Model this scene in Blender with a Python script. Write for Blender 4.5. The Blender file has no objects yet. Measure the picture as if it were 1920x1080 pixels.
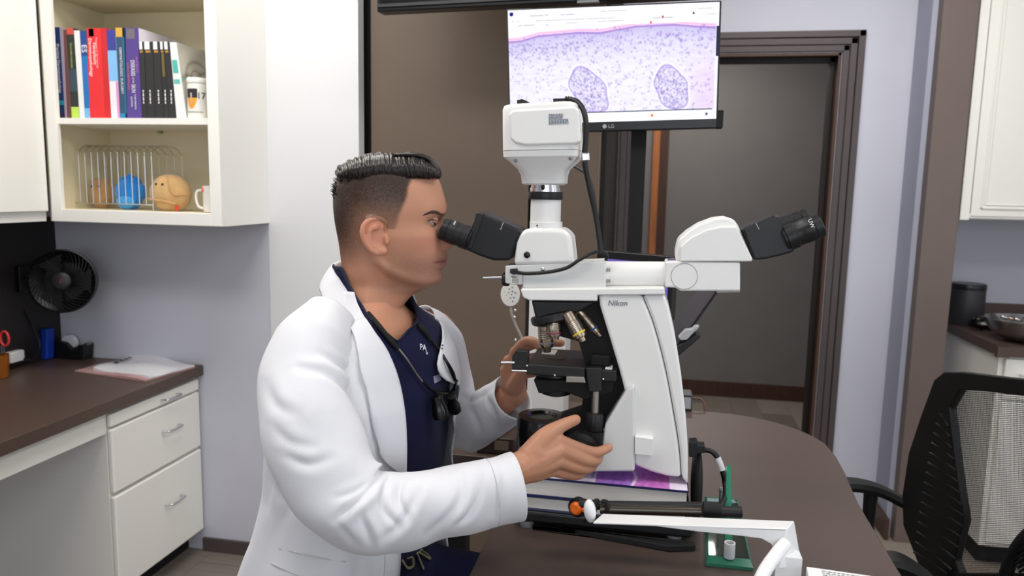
import bpy, bmesh, math, random
import numpy as np
from mathutils import Vector, Matrix
random.seed(7); np.random.seed(7)
S = bpy.context.scene
COL = S.collection
# ------------------------------------------------------------------ camera
YAW, PIT, ROL = (math.radians(v) for v in (10.556, 7.574, 1.185))
FPX, CAMH = 1391.8, 1.47
_f = np.array([-math.sin(YAW)*math.cos(PIT), math.cos(YAW)*math.cos(PIT), -math.sin(PIT)])
_r0 = np.array([math.cos(YAW), math.sin(YAW), 0.0]); _u0 = np.cross(_r0, _f)
_r = math.cos(ROL)*_r0+math.sin(ROL)*_u0; _u = -math.sin(ROL)*_r0+math.cos(ROL)*_u0
CAMP = np.array([0, 0, CAMH])
cd = bpy.data.cameras.new('camera'); cam = bpy.data.objects.new('camera', cd); COL.objects.link(cam)
cam.matrix_world = Matrix(((_r[0], _u[0], -_f[0], 0), (_r[1], _u[1], -_f[1], 0), (_r[2], _u[2], -_f[2], CAMH), (0, 0, 0, 1)))
cd.sensor_width = 36; cd.lens = FPX/1920*36; cd.clip_start = .02
cd.dof.use_dof = True; cd.dof.focus_distance = 1.33; cd.dof.aperture_fstop = 5.0
S.camera = cam
# ------------------------------------------------------------------ world, lamps, exposure
W = bpy.data.worlds.new('world'); S.world = W; W.use_nodes = True
W.node_tree.nodes['Background'].inputs[0].default_value = (.75, .85, 1, 1)
W.node_tree.nodes['Background'].inputs[1].default_value = 1.0
S.view_settings.view_transform = 'Standard'; S.view_settings.look = 'None'
S.view_settings.gamma = 1; S.view_settings.use_curve_mapping = False
S.view_settings.exposure = 0.18
def area(name, loc, target, sx, sy, power, col=(1, 1, 1)):
    l = bpy.data.lights.new(name, 'AREA'); l.shape = 'RECTANGLE'; l.size = sx; l.size_y = sy; l.energy = power; l.color = col
    o = bpy.data.objects.new(name, l); COL.objects.link(o); o.location = loc
    o.rotation_euler = (Vector(target)-Vector(loc)).to_track_quat('-Z', 'Y').to_euler(); return o
area('window_daylight', (.6, -1.74, 1.65), (.2, 2.0, 1.2), 2.4, 1.5, 15, (.93, .97, 1))  # added fill lamp behind the camera, set at a made-up window
area('side_window_daylight', (2.42, .7, 1.65), (0, 1.3, 1.15), 1.6, 1.4, 7, (.9, .95, 1))  # added fill lamp from the right, set at a made-up window
area('hall_ceiling_lamp', (.2, 4.6, 2.6), (.2, 4.6, 0), .6, .6, 17.0, (1, .95, .9))  # added lamp, unseen, to brighten the hallway
ADDED_LAMPS = [(-1.05, .7, 12), (.9, .8, 10), (-1.1, 1.85, 13), (.55, 2.45, 17)]   # added ceiling panels, unseen, to light the room: x, y, watts
# ------------------------------------------------------------------ helpers
def ray(x, y): return _f+_r*(x-960)/FPX-_u*(y-540)/FPX
def PY(x, y, Y):                     # point on a plane of depth Y
    d = ray(x, y); return CAMP+d*Y/d[1]
def PZ(x, y, z):                     # point on a level
    d = ray(x, y); return CAMP+d*(z-CAMH)/d[2]
def PXx(x, y, X):
    d = ray(x, y); return CAMP+d*X/d[0]
def proj(P):
    v = np.asarray(P, float)-CAMP; z = v@_f; return 960+FPX*(v@_r)/z, 540-FPX*(v@_u)/z
def lerp(a, b, t): return a+(b-a)*t
def interp(x, xs, ys): return float(np.interp(x, xs, ys))
def sstep(a, b, x):
    t = np.clip((x-a)/(b-a), 0, 1); return t*t*(3-2*t)
def srgb(c):
    if isinstance(c, str): c = [int(c[i:i+2], 16) for i in (0, 2, 4)]
    return tuple((v/255/12.92 if v/255 <= .04045 else ((v/255+.055)/1.055)**2.4) for v in c)
MATS = {}
def mat(name, col, rough=.5, metal=0, bump=0, bscale=60, var=0, vscale=6, stretch=None, coat=0, trans=0, ior=1.45, emit=None, es=0, alpha=1, sheen=0, sss=0, spec=.5, attr=None):
    if name in MATS: return MATS[name]
    m = bpy.data.materials.new(name); m.use_nodes = True; nt = m.node_tree; b = nt.nodes['Principled BSDF']
    c = srgb(col); b.inputs['Base Color'].default_value = (*c, 1)
    b.inputs['Roughness'].default_value = rough; b.inputs['Metallic'].default_value = metal
    b.inputs['Coat Weight'].default_value = coat; b.inputs['Transmission Weight'].default_value = trans
    b.inputs['IOR'].default_value = ior; b.inputs['Alpha'].default_value = alpha; b.inputs['Specular IOR Level'].default_value = spec
    b.inputs['Sheen Weight'].default_value = sheen
    if sss:
        b.inputs['Subsurface Weight'].default_value = sss; b.inputs['Subsurface Radius'].default_value = (.009, .004, .002); b.inputs['Subsurface Scale'].default_value = 1
    if emit is not None:
        b.inputs['Emission Color'].default_value = (*srgb(emit), 1); b.inputs['Emission Strength'].default_value = es
    tc = nt.nodes.new('ShaderNodeTexCoord'); mp = nt.nodes.new('ShaderNodeMapping'); nt.links.new(tc.outputs['Object'], mp.inputs[0])
    if stretch: mp.inputs['Scale'].default_value = stretch
    if attr:
        a = nt.nodes.new('ShaderNodeAttribute'); a.attribute_name = attr; nt.links.new(a.outputs['Color'], b.inputs['Base Color'])
    if var:
        n = nt.nodes.new('ShaderNodeTexNoise'); n.inputs['Scale'].default_value = vscale; n.inputs['Detail'].default_value = 4
        nt.links.new(mp.outputs[0], n.inputs[0])
        rp = nt.nodes.new('ShaderNodeValToRGB'); e = rp.color_ramp.elements
        e[0].position = .3; e[1].position = .7
        e[0].color = (*[v*(1-var) for v in c], 1); e[1].color = (*[min(1, v*(1+var)) for v in c], 1)
        nt.links.new(n.outputs[0], rp.inputs[0]); nt.links.new(rp.outputs[0], b.inputs['Base Color'])
    if bump:
        n = nt.nodes.new('ShaderNodeTexNoise'); n.inputs['Scale'].default_value = bscale; n.inputs['Detail'].default_value = 3
        nt.links.new(mp.outputs[0], n.inputs[0]); bp = nt.nodes.new('ShaderNodeBump'); bp.inputs['Strength'].default_value = bump
        bp.inputs['Distance'].default_value = .002
        nt.links.new(n.outputs[0], bp.inputs['Height']); nt.links.new(bp.outputs[0], b.inputs['Normal'])
    MATS[name] = m; return m
def put(o, parent=None):
    COL.objects.link(o)
    if parent is not None:
        o.parent = parent
        if parent.type == 'EMPTY': o.matrix_parent_inverse = Matrix.Translation(-Vector(parent.location))
    return o
def tag(o, label, cat, group=None, kind=None):
    o['label'] = label; o['category'] = cat
    if group: o['group'] = group
    if kind: o['kind'] = kind
    return o
def struct(o, label=None):
    o['kind'] = 'structure'
    if label: o['label'] = label
    return o
def thing(name, label, cat, loc, group=None):
    o = bpy.data.objects.new(name, None); o.location = loc; o.empty_display_size = .05; COL.objects.link(o)
    return tag(o, label, cat, group)
def mesh(name, V, F, m, parent=None, smooth=False, bevel=0, seg=2, solid=0, sub=0, angle=None):
    me = bpy.data.meshes.new(name); me.from_pydata([tuple(map(float, v)) for v in V], [], F); me.update()
    bm = bmesh.new(); bm.from_mesh(me); bmesh.ops.recalc_face_normals(bm, faces=bm.faces); bm.to_mesh(me); bm.free()
    if m is not None: me.materials.append(m)
    o = bpy.data.objects.new(name, me); put(o, parent)
    if smooth or bevel: me.polygons.foreach_set('use_smooth', [True]*len(me.polygons))
    if smooth and angle: me.set_sharp_from_angle(angle=math.radians(angle))
    if solid:
        s = o.modifiers.new('s', 'SOLIDIFY'); s.thickness = solid; s.offset = 0
    if bevel:
        b = o.modifiers.new('b', 'BEVEL'); b.width = bevel; b.segments = seg; b.limit_method = 'ANGLE'; b.angle_limit = math.radians(32); b.harden_normals = True
    if sub:
        s = o.modifiers.new('u', 'SUBSURF'); s.levels = sub; s.render_levels = sub
    return o
BOXF = [(0, 1, 2, 3), (4, 7, 6, 5), (0, 4, 5, 1), (1, 5, 6, 2), (2, 6, 7, 3), (3, 7, 4, 0)]
def boxv(a, b):
    return [(a[0], a[1], a[2]), (b[0], a[1], a[2]), (b[0], b[1], a[2]), (a[0], b[1], a[2]), (a[0], a[1], b[2]), (b[0], a[1], b[2]), (b[0], b[1], b[2]), (a[0], b[1], b[2])]
def box(name, a, b, m, parent=None, bevel=0, seg=2): return mesh(name, boxv(a, b), BOXF, m, parent, bevel=bevel, seg=seg)
def boxes(name, L, m, parent=None, bevel=0):
    V = []; F = []
    for a, b in L:
        k = len(V); V += boxv(a, b); F += [tuple(i+k for i in f) for f in BOXF]
    return mesh(name, V, F, m, parent, bevel=bevel)
def obox(name, c, ex, ey, ez, m, parent=None, bevel=0):
    c = np.array(c, float); ex, ey, ez = (np.array(v, float) for v in (ex, ey, ez))
    V = [c+sx*ex+sy*ey+sz*ez for sz in (-1, 1) for sx, sy in ((-1, -1), (1, -1), (1, 1), (-1, 1))]
    return mesh(name, V, BOXF, m, parent, bevel=bevel)
def prism(name, P, d, m, parent=None, bevel=0, seg=2, smooth=False):
    """polygon of 3-D points swept along vector d"""
    n = len(P); d = np.array(d, float); P = [np.array(p, float) for p in P]
    V = P+[p+d for p in P]; F = [tuple(range(n)), tuple(range(2*n-1, n-1, -1))]+[(i, (i+1) % n, (i+1) % n+n, i+n) for i in range(n)]
    return mesh(name, V, F, m, parent, bevel=bevel, seg=seg, smooth=smooth, angle=40 if smooth else None)
def pprism(name, pts, Y0, Y1, m, parent=None, bevel=0, seg=3, smooth=False):
    return prism(name, [PY(x, y, Y0) for x, y in pts], (0, Y1-Y0, 0), m, parent, bevel, seg, smooth)
def catmull(P, n):
    P = [np.array(p, float) for p in P]
    if len(P) < 3: return [lerp(P[0], P[-1], i/n) for i in range(n+1)]
    Q = [2*P[0]-P[1]]+P+[2*P[-1]-P[-2]]; out = []
    for i in range(1, len(Q)-2):
        for k in range(n):
            t = k/n; a, b, c, d = Q[i-1:i+3]
            out.append(.5*((2*b)+(c-a)*t+(2*a-5*b+4*c-d)*t*t+(3*b-a-3*c+d)*t**3))
    out.append(P[-1]); return out
def frames(C):
    T = []
    for i in range(len(C)):
        t = C[min(i+1, len(C)-1)]-C[max(i-1, 0)]; T.append(t/max(1e-9, np.linalg.norm(t)))
    up = np.array([0, 0, 1.0]) if abs(T[0][2]) < .9 else np.array([0, 1.0, 0])
    N = []; n = np.cross(T[0], np.cross(up, T[0])); n /= np.linalg.norm(n)
    for t in T:
        n = n-t*(n@t); n /= np.linalg.norm(n); N.append((t, n.copy(), np.cross(t, n)))
    return N
def tubevf(P, R, seg=10, n=6, smoothp=True, cap=True, sq=1.0, disp=None):
    C = catmull(P, n) if smoothp else [np.array(p, float) for p in P]
    if not hasattr(R, '__len__'): R = [R]*len(P)
    rr = np.interp(np.linspace(0, 1, len(C)), np.linspace(0, 1, len(R)), R)
    V = []; F = []
    for i, (c, (t, a, b)) in enumerate(zip(C, frames(C))):
        for k in range(seg):
            th = 2*math.pi*k/seg; r = rr[i]
            if disp: r += disp(i/(len(C)-1), th)
            V.append(c+a*math.cos(th)*r+b*math.sin(th)*r*sq)
    for i in range(len(C)-1):
        for k in range(seg): F.append((i*seg+k, i*seg+(k+1) % seg, (i+1)*seg+(k+1) % seg, (i+1)*seg+k))
    if cap: F += [tuple(range(seg-1, -1, -1)), tuple(range((len(C)-1)*seg, len(C)*seg))]
    return V, F
def tube(name, P, R, m, parent=None, seg=10, n=6, smoothp=True, cap=True, sq=1.0, disp=None):
    V, F = tubevf(P, R, seg, n, smoothp, cap, sq, disp); return mesh(name, V, F, m, parent, smooth=True, angle=50)
def join(parts):
    V = []; F = []
    for v, f in parts:
        k = len(V); V += list(v); F += [tuple(i+k for i in q) for q in f]
    return V, F
def tubes(name, L, m, parent=None, seg=8, n=4, smoothp=False):
    V, F = join([tubevf(P, R, seg, n, smoothp) for P, R in L]); return mesh(name, V, F, m, parent, smooth=True, angle=50)
def lathevf(prof, o, ax, seg=32, disp=None):
    o = np.array(o, float); ax = np.array(ax, float); ax /= np.linalg.norm(ax)
    up = np.array([0, 0, 1.0]) if abs(ax[2]) < .9 else np.array([1.0, 0, 0])
    a = np.cross(up, ax); a /= np.linalg.norm(a); b = np.cross(ax, a); V = []; F = []
    for r, h in prof:
        for k in range(seg):
            th = 2*math.pi*k/seg; q = r*(disp(k) if disp else 1); V.append(o+ax*h+a*q*math.cos(th)+b*q*math.sin(th))
    for i in range(len(prof)-1):
        for k in range(seg): F.append((i*seg+k, i*seg+(k+1) % seg, (i+1)*seg+(k+1) % seg, (i+1)*seg+k))
    F += [tuple(range(seg-1, -1, -1)), tuple(range((len(prof)-1)*seg, len(prof)*seg))]
    return V, F
def lathe(name, prof, o, ax, m, parent=None, seg=32, angle=35, disp=None):
    V, F = lathevf(prof, o, ax, seg, disp); return mesh(name, V, F, m, parent, smooth=True, angle=angle)
def ellvf(c, ex, ey, ez, nu=20, nv=12, fn=None):
    c = np.array(c, float); ex, ey, ez = (np.array(v, float) for v in (ex, ey, ez)); V = []; F = []
    for j in range(nv+1):
        ph = math.pi*j/nv
        for i in range(nu):
            th = 2*math.pi*i/nu; s = fn(th, ph) if fn else 1
            V.append(c+s*(ex*math.cos(th)*math.sin(ph)+ey*math.sin(th)*math.sin(ph)+ez*math.cos(ph)))
    for j in range(nv):
        for i in range(nu): F.append((j*nu+i, j*nu+(i+1) % nu, (j+1)*nu+(i+1) % nu, (j+1)*nu+i))
    return V, F
def ell(name, c, ex, ey, ez, m, parent=None, nu=24, nv=14, fn=None):
    V, F = ellvf(c, ex, ey, ez, nu, nv, fn); o = mesh(name, V, F, m, parent, smooth=True)
    return o
def text(name, s, loc, xdir, ydir, size, m, parent=None, ext=.0004, align='CENTER', shear=0, xs=1.0):
    cu = bpy.data.curves.new('t', 'FONT'); cu.body = s; cu.size = size; cu.extrude = ext; cu.align_x = align; cu.align_y = 'CENTER'; cu.shear = shear; cu.resolution_u = 3
    t = bpy.data.objects.new('t', cu); COL.objects.link(t); dg = bpy.context.evaluated_depsgraph_get(); dg.update()
    me = bpy.data.meshes.new_from_object(t.evaluated_get(dg)); bpy.data.objects.remove(t); me.name = name
    x = Vector(xdir).normalized(); y = Vector(ydir); y = (y-x*y.dot(x)).normalized(); z = x.cross(y)
    me.transform(Matrix.Diagonal((xs, 1, 1, 1)))
    me.transform(Matrix(((x.x, y.x, z.x, loc[0]), (x.y, y.y, z.y, loc[1]), (x.z, y.z, z.z, loc[2]), (0, 0, 0, 1))))
    me.materials.clear(); me.materials.append(m); o = bpy.data.objects.new(name, me); return put(o, parent)
def grid(name, P00, P10, P01, nx, ny, m, parent=None, color=None, attr='print'):
    """flat printed sheet: colour(u,v) -> rgb arrays (srgb 0..1)"""
    P00, P10, P01 = (np.array(p, float) for p in (P00, P10, P01))
    u, v = np.meshgrid(np.linspace(0, 1, nx+1), np.linspace(0, 1, ny+1)); u = u.ravel(); v = v.ravel()
    V = P00+np.outer(u, P10-P00)+np.outer(v, P01-P00)
    i = np.arange(nx); j = np.arange(ny); a = (j[:, None]*(nx+1)+i[None]).ravel()
    F = np.stack([a, a+1, a+nx+2, a+nx+1], 1)
    me = bpy.data.meshes.new(name); me.from_pydata(V.tolist(), [], F.tolist()); me.update()
    if color is not None:
        c = np.clip(color(u, v), 0, 1); c = np.where(c <= .04045, c/12.92, ((c+.055)/1.055)**2.4)
        at = me.color_attributes.new(attr, 'FLOAT_COLOR', 'POINT'); at.data.foreach_set('color', np.hstack([c, np.ones((len(c), 1))]).astype(np.float32).ravel())
    me.materials.append(m); o = bpy.data.objects.new(name, me); return put(o, parent)
X3, Y3, Z3 = np.eye(3)
# ------------------------------------------------------------------ materials
LAV = mat('lavender_paint', (206, 207, 219), .7, bump=.08, bscale=180, var=.015)
WHITEP = mat('white_paint', (228, 228, 230), .65, bump=.05, bscale=160)
BROWNP = mat('brown_laminate', (110, 95, 82), .42, bump=.05, bscale=300, var=.05, vscale=3)
TRIM = mat('brown_trim', (82, 72, 72), .4, bump=.03, var=.05)
WOODJ = mat('red_brown_wood', (74, 48, 36), .45, var=.2, vscale=4, stretch=(20, 20, 1))
COUNTER = mat('brown_counter', (84, 68, 60), .38, bump=.04, bscale=400, var=.06, vscale=200)
CREAM = mat('cream_cabinet', (244, 242, 235), .42, bump=.02)
CREAMIN = mat('cream_interior', (232, 220, 186), .5)
CHROME = mat('chrome', (215, 215, 218), .22, 1)
STEEL = mat('brushed_steel', (170, 165, 155), .35, 1)
BLACK = mat('black_plastic', (20, 20, 22), .42, bump=.04, bscale=500)
BLACKG = mat('black_gloss', (12, 12, 13), .22)
BLACKM = mat('black_matte', (16, 15, 15), .75)
WPLA = mat('white_enamel', (232, 231, 228), .36, bump=.015, bscale=400)
WPLG = mat('white_enamel_grey', (214, 214, 212), .4)
GREYP = mat('grey_plastic', (130, 130, 132), .45)
DKGREY = mat('dark_grey_plastic', (60, 58, 60), .4)
PAPER = mat('paper', (240, 240, 238), .8)
PAGES = mat('page_edges', (226, 220, 205), .85, bump=.3, bscale=40, stretch=(.3, .3, 40), var=.04)
INK = mat('ink', (40, 38, 44), .6)
WINK = mat('white_ink', (238, 238, 240), .6)
ORANGE = mat('orange_plastic', (240, 110, 25), .35)
PRINT = mat('printed_cover', (255, 255, 255), .35, attr='print')
def dashes(name, p, xd, yd, length, h, n, m, parent, seed=0):
    """a line of print too small to read: short bars"""
    rs = random.Random(seed); xd = np.array(xd, float); yd = np.array(yd, float); xd /= np.linalg.norm(xd); yd /= np.linalg.norm(yd); V = []; F = []; x = 0; nz = np.cross(xd, yd)*.0001
    while x < length:
        w = min(length-x, length/n*rs.uniform(.5, 1.1)); k = len(V); a = np.array(p)+xd*x
        V += [a-yd*h/2+nz, a+xd*w-yd*h/2+nz, a+xd*w+yd*h/2+nz, a+yd*h/2+nz]; F.append((k, k+1, k+2, k+3)); x += w+length/n*.25
    return mesh(name, V, F, m, parent)
# ================================================================== THE ROOM
CEIL = 2.75; YL = 2.565; XL = -2.34; YD = 3.52; XR = 2.5; YB = -1.8; YH = 5.48
fl = struct(box('floor', (XL-.1, YB-.1, -.12), (XR+.1, YH+.1, -.012), mat('subfloor', (60, 56, 52), .8)))
PLK = [mat('plank_%d' % i, c, .5, bump=.06, bscale=30, var=.14, vscale=5, stretch=(1, 14, 1)) for i, c in enumerate([(128, 118, 110), (142, 132, 122), (116, 107, 100)])]
pm = {}
x = XL-.1; k = 0
while x < XR+.1:
    y = YB-.1-(k*.47) % 1.25
    while y < YH+.1:
        y0, y1, x1 = max(y, YB-.1), min(y+1.25, YH+.1), min(x+.19, XR+.1)
        if y1-y0 > .05:
            key = (round(x1-x, 3), round(y1-y0, 3), random.randrange(3))
            if key not in pm:
                o = box('floor_plank', (0, 0, -.012), (key[0]-.0015, key[1]-.002, 0), PLK[key[2]], None); pm[key] = o.data
            else:
                o = bpy.data.objects.new('floor_plank', pm[key]); COL.objects.link(o)
            o.location = (x, y0, 0); o.parent = fl
        y += 1.25
    x += .19; k += 1
struct(box('ceiling', (XL-.1, YB-.1, CEIL), (XR+.1, YH+.1, CEIL+.1), mat('ceiling_paint', (232, 232, 232), .8)))
struct(box('wall_left', (XL-.1, YB, 0), (XL, YL+.1, CEIL), LAV))
struct(box('wall_back', (XL, YL, 0), (-1.405, YL+.12, CEIL), LAV))
struct(box('wall_pier', (-1.405, YL-.006, 0), (-1.047, YL+.045, CEIL), WHITEP))
struct(box('wall_behind_panels', (-1.405, YL+.12, 0), (-.21, YL+.16, CEIL), BLACKM))
d1 = struct(box('door_1', (-1.022, YL+.048, .01), (-.437, YL+.09, 2.6), BROWNP, bevel=.003), 'wide brown laminate sliding door leaf behind the man')
d2 = struct(box('door_2', (-.428, YL+.062, .01), (-.188, YL+.10, 2.6), BROWNP, bevel=.003), 'narrow brown laminate leaf behind the microscope')
struct(box('trim_1', (-1.047, YL+.10, 0), (-1.0, YL+.12, CEIL), BLACKM))
struct(box('wall_return', (-.21, YL+.10, 0), (-.17, YD+.12, CEIL), mat('dark_return', (26, 23, 22), .6)))
OX0, OX1, OZ = -.10, .772, 2.085
struct(boxes('wall_door', [((-.17, YD, 0), (OX0, YD+.14, CEIL)), ((OX1, YD, 0), (1.062, YD+.14, CEIL)), ((OX0, YD, OZ), (OX1, YD+.14, CEIL))], LAV))
def casing(name, w0, w1, dep):
    a, b = w0, w1
    return boxes(name, [((OX0-b, YD-dep, 0), (OX0-a, YD, OZ+b)), ((OX1+a, YD-dep, 0), (OX1+b, YD, OZ+b)), ((OX0-b, YD-dep, OZ+a), (OX1+b, YD, OZ+b))], TRIM, None, bevel=.003)
t = struct(casing('trim_2', .062, .09, .022)); 
for n_, (a, b, c) in (('casing_step', (.032, .060, .016)), ('casing_bead', (.004, .030, .011))):
    o = casing(n_, a, b, c); o.parent = t
struct(boxes('trim_3', [((OX0-.001, YD-.004, 0), (OX0+.012, YD+.145, OZ)), ((OX1-.012, YD-.004, 0), (OX1+.001, YD+.145, OZ)), ((OX0, YD-.004, OZ-.012), (OX1, YD+.145, OZ))], WOODJ))
struct(boxes('trim_4', [((OX1-.03, YD+.06, 0), (OX1-.012, YD+.10, OZ-.012)), ((OX0+.012, YD+.06, OZ-.03), (OX1-.012, YD+.10, OZ-.012))], mat('dark_stop', (34, 26, 24), .5)))
struct(box('wall_side', (1.062, 3.34, 0), (1.10, YD+.14, CEIL), mat('side_paint', (172, 174, 192), .7, bump=.08, bscale=180)))  # turned face: its shade is put in as a darker lavender
struct(box('trim_5', (1.083, 3.285, 0), (1.212, 3.42, CEIL), mat('post_laminate', (112, 98, 92), .45, bump=.04, var=.04, vscale=3), bevel=.003), 'tall brown laminate post beside the white wall cabinet')
struct(box('wall_nook', (1.1, 3.72, 0), (XR, 3.82, CEIL), LAV))
struct(boxes('wall_right', [((XR, YB, 0), (XR+.1, -.2, CEIL)), ((XR, 1.6, 0), (XR+.1, YH, CEIL)), ((XR, -.2, 0), (XR+.1, 1.6, .9)), ((XR, -.2, 2.4), (XR+.1, 1.6, CEIL))], WHITEP))
struct(boxes('wall_rear', [((XL, YB-.1, 0), (-.7, YB, CEIL)), ((1.9, YB-.1, 0), (XR, YB, CEIL)), ((-.7, YB-.1, 0), (1.9, YB, .85)), ((-.7, YB-.1, 2.45), (1.9, YB, CEIL))], WHITEP))
GLASS = mat('pane_glass', (255, 255, 255), .02, trans=1, ior=1.01)
def added_window(name, boxlist, pane):  # both windows are added, out of view, to go with the fill lamps
    w = struct(boxes(name, boxlist, WPLA)); o = box('window_pane', *pane, GLASS); o.parent = w
added_window('window_1', [((-.7, YB-.08, .85), (-.65, YB, 2.45)), ((1.85, YB-.08, .85), (1.9, YB, 2.45)), ((-.7, YB-.08, .85), (1.9, YB, .9)), ((-.7, YB-.08, 2.4), (1.9, YB, 2.45)), ((.57, YB-.08, .85), (.63, YB, 2.45))], ((-.65, YB-.06, .9), (1.85, YB-.055, 2.4)))
added_window('window_2', [((XR, -.2, .9), (XR+.08, -.15, 2.4)), ((XR, 1.55, .9), (XR+.08, 1.6, 2.4)), ((XR, -.2, .9), (XR+.08, 1.6, .95)), ((XR, -.2, 2.35), (XR+.08, 1.6, 2.4))], ((XR+.05, -.15, .95), (XR+.055, 1.55, 2.35)))
HALL = mat('hall_paint', (124, 120, 118), .75, bump=.05, var=.03)
struct(box('wall_hall', (-1.3, YH, 0), (XR, YH+.1, CEIL), HALL))
struct(box('wall_hall_left', (-1.3, YD, 0), (-1.2, YH, CEIL), HALL))
struct(box('baseboard_hall', (-1.2, YH-.015, 0), (XR, YH, .11), WOODJ))
struct(box('baseboard_back', (-1.72, YL-.014, 0), (-1.047, YL-.0005, .055), TRIM))
struct(box('baseboard_side', (1.045, 3.29, 0), (1.0615, YD, .095), WOODJ))
struct(box('trim_8', (.030, YH-.03, 0), (.092, YH-.001, 2.15), WOODJ))
struct(box('trim_6', (-.017, YH-.03, 0), (.030, YH-.001, 2.15), mat('orange_wood', (176, 108, 60), .45, var=.25, vscale=5, stretch=(18, 18, 1))), 'orange brown wooden casing far down the hallway')
# added ceiling lamps, out of view, built for the room's light
LPAN = mat('lamp_diffuser', (255, 255, 255), .5, emit=(255, 250, 242), es=2.0)
for i, (lx, ly, pw) in enumerate(ADDED_LAMPS):
    r = thing('ceiling_light', ['square ceiling panel light left of the camera', 'square ceiling panel light right of the camera', 'ceiling panel light above the desk worktop', 'ceiling panel light in front of the doorway'][i], 'ceiling light', (lx, ly, CEIL-.03), 'ceiling panel lights')
    boxes('lamp_frame', [((lx-.62, ly-.32, CEIL-.03), (lx-.6, ly+.32, CEIL)), ((lx+.6, ly-.32, CEIL-.03), (lx+.62, ly+.32, CEIL)), ((lx-.6, ly-.32, CEIL-.03), (lx+.6, ly-.3, CEIL)), ((lx-.6, ly+.3, CEIL-.03), (lx+.6, ly+.32, CEIL))], WPLA, r)
    box('diffuser', (lx-.6, ly-.3, CEIL-.012), (lx+.6, ly+.3, CEIL-.004), LPAN, r)
    area('ceiling_lamp_light', (lx, ly, CEIL-.035), (lx, ly, 0), 1.15, .55, pw, (1, .97, .93))
# ================================================================== LEFT DESK AND CABINETS
CT = .766; XF = -1.697
r = thing('desk_worktop', 'dark brown laminate worktop running along the left wall', 'worktop', (-2.0, 1.6, CT-.04))
box('top', (XL+.002, .6, CT-.04), (XF, YL-.003, CT), COUNTER, r, bevel=.002)
struct(box('trim_7', (XL+.0005, .6, CT+.001), (XL+.012, YL-.002, 1.325), mat('dark_backsplash', (30, 26, 26), .45)), 'dark backsplash panel over the left worktop')
zt = CT-.042
def xz(x, y, X=-1.712): return PXx(x, y, X)
ycl = xz(205, 780)[1]; ycr = YL-.012
zA, zB, zC, zD = xz(206, 773)[2], xz(207, 805)[2], xz(211, 931)[2], .095
r = thing('drawer_cabinet', 'cream drawer cabinet with three drawers under the brown worktop', 'cabinet', (-2.0, 2.2, 0))
box('body', (XL+.005, ycl+.004, .09), (-1.732, YL-.003, zt), CREAM, r)
box('toe_kick', (XL+.005, ycl+.02, .001), (-1.79, YL-.003, .09), BLACKM, r)
for (z0, z1) in ((zB+.004, zt-.012), (zC+.004, zB-.004), (zD, zC-.008)):
    d = box('drawer_front', (-1.731, ycl+.006, z0), (-1.712, ycr, z1), CREAM, r, bevel=.006, seg=3)
    zc = lerp(z0, z1, .60) if z1-z0 > .09 else (z0+z1)/2; yc = ycl+(ycr-ycl)*.62; hw = .045
    tube('handle', [(-1.712, yc-hw, zc), (-1.692, yc-hw+.004, zc), (-1.685, yc-hw+.014, zc), (-1.685, yc+hw-.014, zc), (-1.692, yc+hw-.004, zc), (-1.712, yc+hw, zc)], .0042, CHROME, d, seg=8, n=4)
r = thing('kneehole_apron', 'cream apron rail under the worktop beside the drawer cabinet', 'apron rail', (-1.75, 1.4, zt-.07))
box('rail', (-1.745, .6, zt-.075), (-1.725, ycl, zt), CREAM, r, bevel=.002)
# open shelf cabinet
CB = 1.327; CX0, CX1, CY0 = -2.05, -1.402, 2.247; CTOP = 2.45
zsh = PY(250, 221, CY0)[2]; zsh2 = PY(260, -32, CY0)[2]
r = thing('shelf_cabinet', 'cream open shelf cabinet on the back wall holding books', 'cabinet', (CX0, YL, CB))
box('side_panel', (CX1-.018, CY0+.018, CB), (CX1, YL-.002, CTOP), CREAM, r)
box('side_panel', (CX0-.02, CY0+.018, CB), (CX0, YL-.002, CTOP), CREAMIN, r)
box('back_panel', (CX0, YL-.012, CB), (CX1-.018, YL-.003, CTOP), CREAMIN, r)
zbi = PY(250, 396, CY0)[2]
box('bottom_panel', (CX0, CY0+.018, zbi-.018), (CX1-.018, YL-.012, zbi), CREAMIN, r)
box('shelf', (CX0, CY0+.008, zsh-.02), (CX1-.018, YL-.012, zsh), CREAM, r)
box('shelf', (CX0, CY0+.03, zsh2-.02), (CX1-.018, YL-.012, zsh2), CREAMIN, r)
box('top_panel', (CX0, CY0+.018, CTOP-.018), (CX1-.018, YL-.012, CTOP), CREAM, r)
xs0, xs1 = PY(110, 300, CY0)[0], PY(391, 300, CY0)[0]
boxes('face_frame', [((CX0, CY0, CB), (xs0, CY0+.018, CTOP)), ((xs1, CY0, CB), (CX1, CY0+.018, CTOP)), ((xs0, CY0, CB), (xs1, CY0+.018, zbi))], CREAM, r, bevel=.002)
tube('shelf_pin', [(-1.83, YL-.03, zsh-.024), (-1.83, YL-.012, zsh-.024)], .006, STEEL, r, smoothp=False)
# left wall cabinet
r = thing('wall_cabinet', 'cream wall cabinet with a closed door at the left edge', 'cabinet', (XL, 1.6, CB))
box('body', (XL+.002, .9, CB), (CX0-.022, CY0+.0, CTOP), CREAM, r)
zd = PXx(40, 398, CX0)[2]; yd1 = PXx(86, 300, CX0-.003)[1]
box('door', (CX0-.021, 1.55, zd), (CX0-.003, yd1, CTOP-.02), CREAM, r, bevel=.004)
box('door', (CX0-.021, .92, zd), (CX0-.003, 1.545, CTOP-.02), CREAM, r, bevel=.004)
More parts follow.
